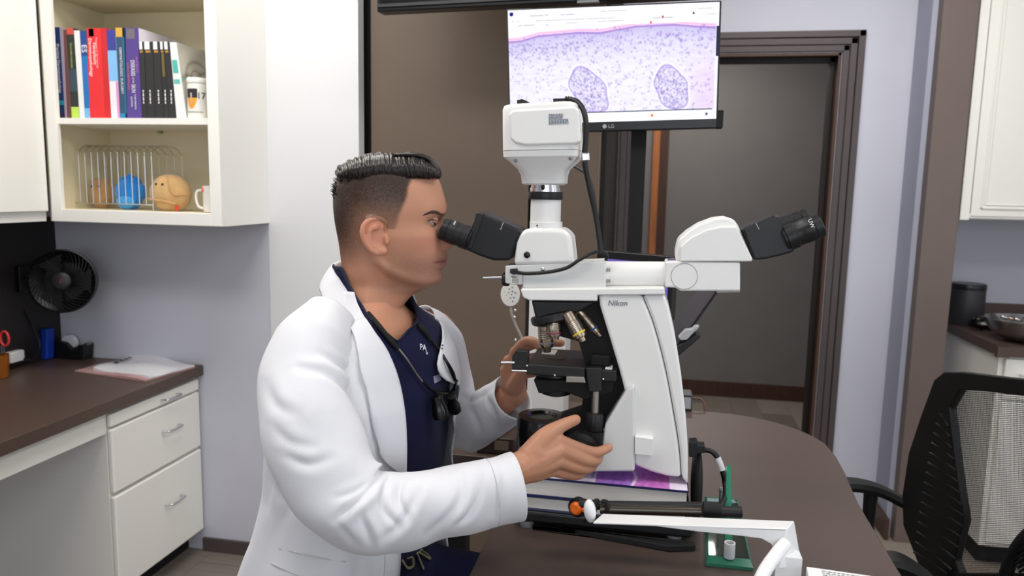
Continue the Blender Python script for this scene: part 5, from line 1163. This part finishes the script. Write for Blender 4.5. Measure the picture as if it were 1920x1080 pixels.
TN = np.array([solve(max(z, .72), nearE, -115, 10, .004) for z in zs]); TFA = np.array([solve(max(z, .72), farE, -20, 105, .004) for z in zs])
for A in (TN, TFA):
    for _ in range(6): A[1:-1] = .25*A[:-2]+.5*A[1:-1]+.25*A[2:]
def flare(z, th):
    return .004+.0025*math.sin(7*th+3*z)*sstep(1.2, 1.0, z)+.004*math.sin(11*th-9*z)*sstep(.98, .80, z)+.0025*math.sin(4*th+26*z+1)*sstep(1.22, 1.12, z)
NA = 110; V = []; F = []
for z, tn, tf in zip(zs, TN, TFA):
    span = 2*math.pi-(tf-tn)
    for k in range(NA+1): th = tn-span*k/NA; V.append(sec(z, th, flare(z, th)))
for j in range(len(zs)-1):
    for k in range(NA): a = j*(NA+1)+k; F.append((a, a+1, a+NA+2, a+NA+1))
N_ = vnormals(V, F); ctr = np.array([[-.51, 1.27, 0]]); hz = np.array(V)-ctr; hz[:, 2] = 0; N_ *= np.sign(np.sum(N_*hz, 1))[:, None]; V = crease(V, COATC, N_)
coat = mesh('lab_coat', V, F, COAT, MAN, smooth=True, solid=.003); coat['label'] = 'open white lab coat'
# lapels: strips folded back from the front edges
def lapel(E_th, sgn, w0, zlo, name, prof=(.3, .5, .6, .6, .5, .25, .02)):
    V = []; F = []; zz = np.linspace(1.262, zlo, 40); nn = 14
    for z in zz:
        te = np.interp(z, zs[::-1], E_th[::-1]); t = (1.262-z)/(1.262-zlo); w = w0*np.interp(t, [0, .1, .22, .24, .5, .85, 1], list(prof))
        for k in range(nn+1):
            s = k/nn; th = te+sgn*w*s; V.append(sec(z, th, .0085+.004*math.sin(math.pi*s)*(1-t*.5)+flare(z, th)-.004))
    for j in range(len(zz)-1):
        for k in range(nn): a = j*(nn+1)+k; F.append((a, a+1, a+nn+2, a+nn+1))
    return mesh(name, V, F, COAT, coat, smooth=True, solid=.003)
tcoat = bvh(coat)
LL = catmull([(657, 619, 0), (664, 637, 0), (675, 690, 0), (690, 750, 0), (702, 815, 0), (716, 860, 0), (750, 888, 0)], 6); RR_ = catmull([(685, 603, 0), (700, 627, 0), (724, 664, 0), (742, 712, 0), (753, 770, 0), (757, 830, 0), (757, 890, 0)], 6)
V = []; F = []; nn = 14
for a_, b_ in zip(LL, RR_):
    last = None
    for k in range(nn+1):
        s_ = k/nn; x, y = lerp(a_, b_, s_)[:2]; y += -6*math.sin(math.pi*s_)*(1-min(1, (a_[1]-619)/40)); p = hit(x, y, [tcoat], .0045+.003*s_)
        if p is None or (last is not None and np.linalg.norm(p-last) > .03): p = last+(last-V[-2])*.9 if last is not None and k > 1 else PY(x, y, 1.16)
        V.append(p); last = p
for j in range(len(LL)-1):
    for k in range(nn): a = j*(nn+1)+k; F.append((a, a+1, a+nn+2, a+nn+1))
mesh('lapel', V, F, COAT, coat, smooth=True, solid=.0025)
# collar round the neck
NC = np.array([-.508, 1.292, 0]); V = []; F = []; m_ = 64
GT = [57, 80, 95, 110, 140, 180]
for i in range(m_+1):
    g = lerp(-57, -285, i/m_); ga = -g if g > -180 else 360+g; sg = -1 if g > -180 else 1
    ri, zi, ro, zo = (interp(ga, GT, c) for c in ([.086, .068, .065, .065, .066, .069], [1.241, 1.273, 1.291, 1.306, 1.321, 1.329], [.104, .113, .105, .098, .090, .093], [1.238, 1.252, 1.266, 1.279, 1.290, 1.294])); go = ga+interp(ga, [57, 100, 140], [15, 6, 0])
    for rr, z, gg in ((ri-.005, zi-.028, ga), (ri-.003, zi-.006, ga), (ri, zi, ga), (ri+.004, zi+.001, lerp(ga, go, .2)), (lerp(ri, ro, .55), lerp(zi, zo, .5)+.004, lerp(ga, go, .55)), (ro, zo, go)):
        q_ = math.radians(gg)*sg; V.append(NC+(TF*math.cos(q_)+TL*math.sin(q_))*rr+Z3*z)
for i in range(m_):
    for k in range(5): a = i*6+k; F.append((a, a+1, a+7, a+6))
collar = mesh('collar', V, F, COAT, coat, smooth=True, solid=.003, sub=1)
# sleeves
def sleeve(P, R, name, seed, elbow, amp=1.0, CR=()):
    rs = np.random.RandomState(seed); ph = rs.rand(8)*6.28
    def disp(t, th):
        e = math.exp(-((t-elbow)/.10)**2); d = .0035*math.sin(26*t+2*math.sin(th+ph[0])+ph[1])*(.35+e*1.6)*(.6+.4*math.cos(th+ph[2]))
        d += .0025*math.sin(3*th+ph[3]+9*t)+.0022*math.sin(47*t+3*th+ph[4])*(.3+e)+.002*math.sin(2*th-38*t+ph[5])*sstep(.15, .4, t)
        return d*amp*(1-sstep(.95, 1, t)*.7)
    V, F = tubevf(P, R, 110, 20, True, False, 1.0, disp); N_ = vnormals(V, F); cen = np.repeat(np.array(catmull(P, 20)), 110, 0); N_ *= np.sign(np.sum(N_*(np.array(V)-cen), 1))[:, None]; V = crease(V, CR, N_); o = mesh(name, V, F, COAT, coat, smooth=True, solid=.0025)
    C = catmull(P, 16); rr = np.interp(np.linspace(0, 1, len(C)), np.linspace(0, 1, len(R)), R); i = int(len(C)*.93); t, a, b = frames(C)[i]
    tube('cuff_seam', [C[i]+(a*math.cos(g)+b*math.sin(g))*(rr[i]+disp(i/(len(C)-1), g)+.0016) for g in np.linspace(0, 2*math.pi, 33)], .0007, mat('seam_grey', (205, 205, 208), .8), o, seg=4, n=2)
    return o
sN = [PY(618, 592, 1.18), PY(590, 645, 1.13), PY(571, 712, 1.085), PY(583, 800, 1.04), PY(617, 890, 1.018), PY(664, 950, 1.012), PY(735, 962, 1.03), PY(810, 947, 1.06), PY(890, 928, 1.095), PY(968, 911, 1.128)]
nearS = sleeve(sN, [.045, .0655, .0685, .0725, .0715, .0655, .058, .0535, .052, .054], 'sleeve', 1, .56, .7, NEARC)
sF = [np.array([-.455, 1.395, 1.195]), np.array([-.43, 1.435, 1.15]), PY(838, 745, 1.51), PY(858, 800, 1.545), PY(905, 785, 1.52), PY(962, 745, 1.478)]
farS = sleeve(sF, [.05, .062, .058, .052, .052, .049], 'sleeve', 2, .6, .8, FARC)
tc, ts, tn_, tf_ = bvh(coat), bvh(scr_), bvh(nearS), bvh(farS)
SEAM = mat('seam_shadow', (196, 194, 192), .9)
trail('pocket_seam', [(523, 1028), (560, 1036), (605, 1046), (648, 1053)], .0013, SEAM, .0008, coat, [tc])
trail('pocket_edge', [(509, 1056), (530, 1066), (560, 1078)], .0013, SEAM, .0008, coat, [tc])
trail('front_seam', [(722, 1040), (721, 1060), (720, 1079)], .0008, SEAM, .0005, coat, [tc])
# drawstring on the pants
tp = bvh(bpy.data.objects['pants'])
STR = mat('beige_cord', (150, 140, 108), .8)
for pts in ([(752, 1050), (762, 1064), (772, 1060), (771, 1045), (762, 1046)], [(780, 1036), (786, 1052), (792, 1066)], [(784, 1034), (796, 1042), (805, 1048), (800, 1040), (788, 1030)]):
    trail('drawstring', pts, .0026, STR, .003, MAN, [ts, tp], seg=8, sq=.5)
# embroidered marks
WTH = mat('white_thread', (225, 228, 240), .8)
def onscrub(x, y, t, off=.0015): return hit(x, y, t, off)
def lettering(name, s, x, y, size, m, trees, par, ang=0):
    p = hit(x, y, trees, .0016); px1 = hit(x+4, y+ang, trees, .0016); py1 = hit(x, y-4, trees, .0016)
    if p is None or px1 is None or py1 is None: return
    text(name, s, p, px1-p, py1-p, size, m, par)
lettering('scrub_lettering', 'PA', 792, 652, .016, WTH, [ts], scr_, .8)
lettering('scrub_lettering', 'St', 799, 662, .008, WTH, [ts], scr_, .8)
p = [hit(x, y, [ts], .001) for x, y in ((812, 706), (824, 701), (826, 713), (814, 719))]
if all(q_ is not None for q_ in p): mesh('patch', p, [(0, 1, 2, 3)], mat('patch_grey', (150, 154, 176), .8), scr_, solid=.0008)
for pts in ([(820, 640), (826, 637)], [(823, 651), (829, 648)], [(824, 656), (828, 654)]): trail('coat_embroidery', pts, .0018, mat('navy_thread', (60, 62, 90), .8), .001, coat, [tc], seg=6)
# ------------------------------------------------------------------ loupes hanging at the neck
lt = [ts, tc, bvh(body)]
def ln(pts, off): return [hit(x, y, lt, off) for x, y in pts]
r = thing('loupes', 'black magnifying loupes hanging round the neck on the navy scrubs', 'loupes', tuple(hit(810, 735, lt, .01)))
tube('strap', [p for p in ln([(690, 590), (705, 611), (726, 638), (742, 655)], .006)], [.003, .0045, .005, .0035], BLACKM, r, seg=8)
tube('strap', [p for p in ln([(772, 603), (784, 615), (797, 630), (803, 640)], .006)], [.003, .005, .005, .004], BLACKM, r, seg=8)
tube('temple', [p for p in ln([(742, 655), (758, 675), (775, 700), (786, 716)], .007)], .0022, STEEL, r, seg=8)
fr = ln([(786, 716), (797, 728), (812, 736), (830, 738), (842, 730), (848, 714)], .009)
tube('frame', [p for p in fr if p is not None], [.0025, .003, .004, .0045, .004, .003], BLACKG, r, seg=8)
tube('temple', [p for p in ln([(848, 714), (843, 700), (832, 678), (818, 658), (803, 640)], .006) if p is not None], [.003, .0045, .003, .0028, .0026], BLACKG, r, seg=8)
for (x, y, x2, y2, rr) in ((803, 742, 806, 780, .0135), (828, 740, 831, 768, .0115)):
    a, b = hit(x, y, [ts, tc], .018), hit(x2, y2, [ts, tc], .024); L_ = np.linalg.norm(b-a)
    lathe('telescope', [(rr*.75, 0), (rr*.8, L_*.1), (rr*.72, L_*.2), (rr*1.0, L_*.55), (rr*1.05, L_*.6), (rr*1.05, L_*.95), (rr*.8, L_)], a, b-a, BLACKG, r, seg=28)
# ================================================================== RIGHT SIDE
RZ = .91; RX = 1.335; RYF = 3.10; RYB = 3.715
r = thing('base_cabinet', 'cream base cabinet under the right brown worktop', 'cabinet', (RX+.5, 3.4, 0))
box('body', (RX+.012, RYF+.03, .09), (2.45, RYB, RZ-.042), CREAM, r)
box('toe_kick', (RX+.03, RYF+.08, .001), (2.45, RYB, .09), BLACKM, r)
d = box('drawer_front', (RX+.03, RYF+.012, .70), (1.85, RYF+.03, RZ-.05), CREAM, r, bevel=.004); tube('handle', [(1.42, RYF+.012, .80), (1.42, RYF-.015, .80), (1.55, RYF-.015, .80), (1.55, RYF+.012, .80)], .005, CHROME, d, smoothp=False)
box('door', (RX+.03, RYF+.012, .11), (1.85, RYF+.03, .69), CREAM, r, bevel=.004)
r = thing('right_worktop', 'brown worktop at the right edge carrying the canister and steel bowl', 'worktop', (RX+.5, 3.4, RZ-.04))
box('top', (RX, RYF, RZ-.04), (2.46, RYB, RZ), COUNTER, r, bevel=.002)
box('corner_block', (RX-.012, RYF-.012, RZ-.041), (RX+.03, RYF+.012, RZ+.0), COUNTER, r)
box('backsplash', (1.25, RYB-.018, RZ+.001), (2.46, RYB, RZ+.09), COUNTER, r)
r = thing('hanging_cabinet', 'white panelled wall cabinet at the upper right corner', 'cabinet', (1.7, 3.5, 1.385))
cx0 = 1.222; cyf = 3.30; cz = 1.388
box('body', (cx0, cyf+.02, cz), (2.45, RYB+.003, 2.6), CREAM, r)
xd = cx0+.035; zd0 = cz+.012
boxes('frame', [((cx0, cyf, cz-.004), (xd, cyf+.02, 2.6)), ((xd, cyf, cz+.004), (2.45, cyf+.02, zd0+.01))], CREAM, r, bevel=.002)
dd = box('door', (xd+.003, cyf-.004, zd0), (1.85, cyf+.018, 2.58), CREAM, r, bevel=.003)
boxes('door_moulding', [((xd+.035, cyf-.009, zd0+.03), (xd+.043, cyf-.004, 2.55)), ((xd+.05, cyf-.008, zd0+.045), (xd+.055, cyf-.004, 2.55)), ((xd+.035, cyf-.009, zd0+.03), (1.82, cyf-.004, zd0+.038)), ((xd+.05, cyf-.008, zd0+.045), (1.80, cyf-.004, zd0+.05))], CREAM, dd, bevel=.002)
# canister
c = PZ(1808, 607, RZ+.0005)
r = thing('canister', 'matt black round canister standing on the right worktop', 'canister', tuple(c))
w = (PY(1845, 560, c[1])[0]-PY(1779, 560, c[1])[0])/2; h = PY(1810, 531, c[1])[2]-RZ
lathe('body', [(w*.97, 0), (w, .004), (w, h*.86), (w*.985, h*.87)], c, Z3, mat('canister_grey', (56, 54, 58), .45), r); lathe('lid', [(w*1.01, h*.87), (w*1.02, h*.88), (w*1.02, h*.97), (w*.98, h), (w*.4, h*1.005)], c, Z3, mat('canister_lid', (38, 38, 42), .3), r)
# steel bowl with a black bag beside it
c = PZ(1925, 640, RZ+.0005)
r = thing('steel_bowl', 'shiny steel bowl full of small metal parts on the right worktop', 'bowl', tuple(c))
lathe('bowl', [(.06, 0), (.10, .014), (.135, .045), (.150, .085), (.153, .088), (.149, .088), (.132, .052), (.08, .018)], c, Z3, mat('dark_steel', (165, 163, 166), .16, 1), r, seg=48)
rs = random.Random(9)
for k in range(26):
    g = rs.uniform(0, 6.28); q = rs.uniform(0, .095); p = c+np.array([q*math.cos(g), q*math.sin(g), .082+rs.uniform(0, .018)])
    ell('metal_part', p, np.array([.018*math.cos(g), .018*math.sin(g), .004]), np.array([-.009*math.sin(g), .009*math.cos(g), 0]), (0, 0, .007), [CHROME, mat('copper', (190, 160, 140), .3, 1), DKGREY][k % 3], r, nu=10, nv=6)
c2 = PZ(1838, 620, RZ+.0005)
r = thing('black_cable_bag', 'crumpled black glossy bag tucked between the bowl and canister', 'bag', tuple(c2))
ell('bag_body', c2+np.array([.0, 0, .034]), (.04, -.022, 0), (.015, .03, 0), (0, 0, .026), BLACKG, r, fn=lambda th, ph: 1+.14*math.sin(3*th+2*ph)+.1*math.sin(5*ph+th))
ell('bag_fold', c2+np.array([.03, -.025, .026]), (.025, -.025, 0), (.01, .015, 0), (0, 0, .02), mat('bag_sheen', (50, 50, 52), .2), r, fn=lambda th, ph: 1+.15*math.sin(4*th))
# ================================================================== MESH CHAIR
def CP(x, y): # back plane of the chair, nearer towards the right
    Yv = lerp(2.02, 1.62, (x-1690)/260); return PY(x, y, Yv)
CH = thing('office_chair', 'black mesh-backed office chair beside the table at the right', 'chair', (float(CP(1820, 900)[0])+.05, 1.8, 0))
CHM = mat('chair_black', (14, 14, 15), .5, bump=.05, bscale=300)
bn = np.cross(CP(1900, 800)-CP(1720, 800), Z3); bn /= np.linalg.norm(bn); bn = bn if bn[1] > 0 else -bn
outer = [(1768, 697), (1800, 697), (1850, 703), (1900, 709), (1960, 714), (2015, 720), (2022, 760), (2010, 900), (1985, 1060), (1950, 1120), (1760, 1120), (1725, 1070), (1692, 985), (1690, 930), (1702, 850), (1725, 780), (1750, 712)]
inner = [(1800, 731), (1830, 732), (1870, 737), (1910, 742), (1960, 746), (1985, 752), (1990, 790), (1980, 900), (1955, 1040), (1930, 1075), (1800, 1075), (1790, 1050), (1800, 1005), (1808, 975), (1800, 925), (1790, 850), (1780, 765)]
Vo = [CP(*p) for p in outer]; Vi = [CP(*p) for p in inner]; n = len(Vo); t_ = bn*.022
V = Vo+Vi+[p+t_ for p in Vo]+[p+t_ for p in Vi]; F = []
for i in range(n):
    j = (i+1) % n; F += [(i, j, n+j, n+i), (2*n+j, 2*n+i, 3*n+i, 3*n+j), (j, i, 2*n+i, 2*n+j), (n+i, n+j, 3*n+j, 3*n+i)]
mesh('back_frame', V, F, CHM, CH, bevel=.005)
# woven mesh panel: procedural weave
MW = bpy.data.materials.new('chair_weave'); MW.use_nodes = True; nt = MW.node_tree; b = nt.nodes['Principled BSDF']; b.inputs['Base Color'].default_value = (.012, .012, .013, 1); b.inputs['Roughness'].default_value = .6
uvn = nt.nodes.new('ShaderNodeAttribute'); uvn.attribute_name = 'weave'; sx_ = nt.nodes.new('ShaderNodeSeparateXYZ'); nt.links.new(uvn.outputs['Vector'], sx_.inputs[0])
def sinm(sock, f):
    m = nt.nodes.new('ShaderNodeMath'); m.operation = 'MULTIPLY'; m.inputs[1].default_value = f; nt.links.new(sock, m.inputs[0]); s = nt.nodes.new('ShaderNodeMath'); s.operation = 'SINE'; nt.links.new(m.outputs[0], s.inputs[0]); return s.outputs[0]
mul = nt.nodes.new('ShaderNodeMath'); mul.operation = 'MULTIPLY'; nt.links.new(sinm(sx_.outputs[0], 2*math.pi/.0058*.5), mul.inputs[0]); nt.links.new(sinm(sx_.outputs[1], 2*math.pi/.0058*.5), mul.inputs[1])
ab = nt.nodes.new('ShaderNodeMath'); ab.operation = 'ABSOLUTE'; nt.links.new(mul.outputs[0], ab.inputs[0]); gt = nt.nodes.new('ShaderNodeMath'); gt.operation = 'LESS_THAN'; gt.inputs[1].default_value = .34; nt.links.new(ab.outputs[0], gt.inputs[0]); nt.links.new(gt.outputs[0], b.inputs['Alpha'])
nx, ny = 16, 18; V = []; F = []; WV = []
q4 = [CP(1700, 715), CP(2015, 735), CP(1990, 1100), CP(1715, 1100)]
for j in range(ny+1):
    for i in range(nx+1):
        s, t = i/nx, j/ny; P = lerp(lerp(CP(1752, 718), CP(2010, 735), s), lerp(CP(1785, 1095), CP(1965, 1095), s), t); V.append(P+t_*.5+bn*.02*math.sin(math.pi*s)); WV.append((s*.52, t*.62, 0))
for j in range(ny):
    for i in range(nx): a = j*(nx+1)+i; F.append((a, a+1, a+nx+2, a+nx+1))
mo_ = mesh('mesh_panel', V, F, MW, CH, smooth=True); at = mo_.data.attributes.new('weave', 'FLOAT_VECTOR', 'POINT'); at.data.foreach_set('vector', np.array(WV, np.float32).ravel())
# ribbed side wings: slim slats leaving slots
inn = [(1780, 765), (1790, 850), (1800, 925), (1808, 975), (1800, 1005), (1780, 1075)]
for k in range(15):
    f = k/14; pa = (lerp(1762, 1716, f**.8), lerp(775, 1035, f)); pb = (interp(f, np.linspace(0, 1, 6), [p[0] for p in inn]), min(1078, lerp(800, 1090, f)))
    a, b2_ = CP(*pa)-t_*.15, CP(*pb)-t_*.15
    tube('wing_slat', [a, lerp(a, b2_, .5)+bn*.006, b2_], .0038, CHM, CH, seg=6, n=3)
# lumbar support on the right
tube('lumbar_pad', [CP(1960, 990), CP(1925, 1010), CP(1898, 1045), CP(1882, 1090)], [.02, .016, .014, .014], CHM, CH)
for k in range(5): tube('lumbar_rib', [CP(1905+k*3, 1040+k*8)-t_*.3, CP(1960, 1005+k*10)-t_*.3], .003, CHM, CH, seg=6, smoothp=False)
# armrests
def arm(pts, zdown):
    P = [np.array(p) for p in pts]; V = []; C = catmull(P, 5); F = []
    for c, (t, a, b_) in zip(C, frames(C)):
        for u, v in ((-.028, .0), (-.024, .012), (.024, .012), (.028, 0), (.022, -.012), (-.022, -.012)): V.append(c+b_*u+a*v)
    for i in range(len(C)-1):
        for k in range(6): F.append((i*6+k, i*6+(k+1) % 6, (i+1)*6+(k+1) % 6, (i+1)*6+k))
    F += [tuple(range(5, -1, -1)), tuple(range((len(C)-1)*6, len(C)*6))]; mesh('armrest', V, F, CHM, CH, smooth=True, angle=40)
    m = C[len(C)//2]; tube('arm_post', [m+Z3*-.01, m+np.array([0, 0, -.1]), m+np.array([0, 0, -zdown])], [.018, .016, .016], CHM, CH)
arm([PY(1568, 908, 2.02), PY(1610, 910, 2.03), PY(1650, 920, 2.04), PY(1694, 942, 2.04)], .2)
arm([PY(1640, 1062, 1.62), PY(1672, 1052, 1.62), PY(1705, 1063, 1.62), PY(1745, 1090, 1.64)], .14)
sc = (CP(1700, 1000)+CP(2000, 1000))/2+np.array([-.2, .06, 0])
sc = np.array([.62, 1.74, 0.0])
V, F = ellvf((sc[0], sc[1], .47), (.24, 0, 0), (0, .23, 0), (0, 0, .045), 28, 12); mesh('seat', V, F, mat('seat_fabric', (20, 20, 22), .9, bump=.3, bscale=300), CH, smooth=True)
bk_ = CP(1850, 1105); tube('back_bracket', [bk_+t_, np.array([bk_[0], bk_[1], .45]), np.array([sc[0]+.05, sc[1], .43])], .022, CHM, CH)
lathe('gas_lift', [(.03, .08), (.03, .26), (.02, .26), (.02, .43)], (sc[0], sc[1], 0), Z3, CHM, CH)
for k in range(5):
    g = k*2*math.pi/5+.2; tube('base_leg', [(sc[0], sc[1], .09), (sc[0]+.29*math.cos(g), sc[1]+.29*math.sin(g), .065)], [.025, .016], CHM, CH, smoothp=False); ell('caster', (sc[0]+.29*math.cos(g), sc[1]+.29*math.sin(g), .03), (.028, 0, 0), (0, .02, 0), (0, 0, .029), CHM, CH, nu=12, nv=8)
# ================================================================== FOREGROUND ON THE TABLE
# glass plaque lying with a white tube
GL = mat('green_glass', (225, 245, 238), .03, trans=1, ior=1.5); GE = mat('green_glass_edge', (70, 150, 122), .12, trans=.5, ior=1.5)
g4 = [PZ(1321, 936, TZ), PZ(1384, 940, TZ), PZ(1412, 1071, TZ), PZ(1323, 1062, TZ)]
r = thing('glass_plaque', 'green-edged glass plaque base with upright blade on the table', 'plaque', tuple(sum(g4)/4))
ce = sum(g4)/4; gi = [lerp(p, ce, .13) for p in g4]
V = [p+Z3*.0006 for p in g4]+[p+Z3*.006 for p in g4]+[p+Z3*.011 for p in gi]
mesh('glass_base', [p+Z3*.0006 for p in gi]+[p+Z3*.0105 for p in gi], BOXF, GL, r)
mesh('bevel_edge', V+[p+Z3*.0006 for p in gi], [(0, 1, 5, 4), (1, 2, 6, 5), (2, 3, 7, 6), (3, 0, 4, 7), (4, 5, 9, 8), (5, 6, 10, 9), (6, 7, 11, 10), (7, 4, 8, 11), (0, 12, 13, 1), (1, 13, 14, 2), (2, 14, 15, 3), (3, 15, 12, 0)], GE, r)
wb = PZ(1367, 1045, TZ+.0115)
bl_ = [wb+np.array([-.006, .01, 0]), wb+np.array([.007, .01, 0]), wb+np.array([.004, .085, .125]), wb+np.array([-.003, .085, .125])]
mesh('upright_blade', bl_+[p+np.array([0, .008, .0]) for p in bl_], BOXF, mat('blade_glass', (60, 190, 150), .05, trans=.7, ior=1.5), r)
lathe('white_tube', [(.0085, 0), (.009, .001), (.009, .026), (.0068, .026), (.0068, .004)], wb, Z3, mat('tube_white', (214, 214, 216), .4), r, seg=24)
lathe('glass_rod', [(.003, 0), (.003, .05), (.0045, .054), (.003, .058)], PZ(1349, 970, TZ+.0115), Z3, GREYP, r, seg=14)
# black telescopic pole with orange knob
YP_ = 1.155
r = thing('telescopic_pole', 'black telescopic pole with an orange knob lying before the textbooks', 'pole', tuple(PY(1230, 960, YP_)))
tube('metal_section', [PY(1125, 954, YP_), PY(1330, 959, YP_+.01)], .0082, mat('gun_metal', (92, 86, 78), .28, 1), r, smoothp=False, seg=18); 
tube('upper_rail', [PY(1112, 947, YP_+.012), PY(1320, 950, YP_+.02)], .0075, BLACK, r, smoothp=False, seg=14)
tube('handle', [PY(1318, 959, YP_+.01), PY(1391, 960, YP_+.012)], [.0095, .0088], BLACK, r, smoothp=False, seg=18)
tube('joint', [PY(1318, 952, YP_-.002), PY(1350, 956, YP_+.0)], [.010, .010], BLACKM, r, smoothp=False, seg=12)
lathe('orange_knob', [(.006, -.004), (.0095, 0), (.0105, .004), (.0105, .009), (.007, .012)], PY(1083, 951, YP_+.006), np.array([-.3, -.9, .1]), ORANGE, r, seg=24)
lathe('knob_ring', [(.012, -.010), (.0158, -.007), (.0158, .003), (.0125, .005)], PY(1083, 951, YP_+.006), np.array([-.3, -.9, .1]), BLACK, r, seg=24)
ell('orange_button', PY(1094, 956, YP_-.004), (.004, 0, 0), (0, .003, 0), (0, 0, .004), ORANGE, r, nu=12, nv=8)
tube('strap', [PY(1122, 940, YP_-.006), PY(1116, 942, YP_-.012), PY(1108, 958, YP_-.014), PY(1101, 974, YP_-.012), PY(1096, 977, YP_-.004)], [.004, .006, .0055, .005, .004], BLACKM, r, sq=.6)
tube('strap', [PY(1128, 940, YP_-.006), PY(1138, 942, YP_-.006), PY(1139, 955, YP_-.011), PY(1134, 962, YP_-.008)], .004, BLACKM, r, sq=.7)
tube('collar', [PY(1086, 944, YP_+.004), PY(1120, 950, YP_+.004)], .0092, BLACK, r, smoothp=False, seg=14)
# white plastic bracket arm in front
BW = mat('bracket_white', (238, 238, 238), .35)
r = thing('white_bracket', 'white plastic bracket arm with an end plate at the table front', 'bracket', tuple(PZ(1480, 1075, TZ)))
YB1 = 1.13; YB0 = 1.085
ta, tb2 = PY(1130, 963, YB1), PY(1488, 977, YB1); tc2, td = PY(1477, 992, YB0), PY(1112, 979, YB0)
prism('top_strip', [ta, tb2, tc2, td], (0, 0, -.003), BW, r, bevel=.001)
flp = [(1200, 983), (1330, 988), (1477, 992), (1468, 1040), (1455, 1036), (1446, 1020), (1428, 1010), (1390, 1005), (1310, 997)]
pprism('front_web', flp, YB0, YB0+.004, BW, r, bevel=.001)
e0, e1 = PY(1489, 977, YB1), PY(1477, 992, YB0); e2, e3 = PY(1460, 1062, YB0-.01), PY(1504, 1060, YB1)
ep = [e0, e1, PY(1462, 1066, YB0-.004), PY(1504, 1062, YB1)]
prism('end_plate', ep, (-.004, 0, 0), BW, r, bevel=.001)
ell('heel_cap', PY(1106, 958, YB0+.025), (.009, 0, .004), (0, .012, 0), (-.004, 0, .018), BW, r)
tube('grip_tube', [PY(1474, 1018, YB0-.004), PY(1455, 1040, YB0-.02), PY(1430, 1078, YB0-.05), PY(1412, 1130, YB0-.08)], .0095, BW, r, seg=18)
fz = TZ+.0006
q = [PY(1462, 1064, YB0), PY(1504, 1062, YB1)]
box('foot_plate', (q[0][0]-.03, YB0-.08, fz), (q[1][0]-.002, YB1+.01, fz+.004), BW, r); 
box('post', (q[0][0]-.004, YB0+.01, fz+.004), (q[1][0]-.008, YB1-.008, q[0][2]+.012), BW, r)
# printed sheet in a clear tray
r = thing('paper_pad', 'white printed paper pad at the bottom edge of the table', 'paper pad', tuple(PZ(1600, 1090, TZ)))
s4 = [PY(1500, 1058, 1.095), PY(1660, 1085, 1.095)]
zq = float(s4[0][2]); pb_ = PZ(1512, 1062, zq); pc_ = PZ(1652, 1082, zq); dn = np.array([-.02, -.2, 0])
prism('pad', [pb_, pc_, pc_+dn, pb_+dn], (0, 0, -(zq-TZ)+.001), mat('pad_white', (232, 233, 232), .5), r, bevel=.001)
ux = (pc_-pb_)/np.linalg.norm(pc_-pb_); uy = -dn/np.linalg.norm(dn)
GI = mat('print_grey', (120, 120, 124), .6)
for k in range(5): dashes('pad_print', pb_+ux*.02-uy*(.008+.006*k)+Z3*.0004, ux, uy, .085, .0022, 14, GI, r, k)
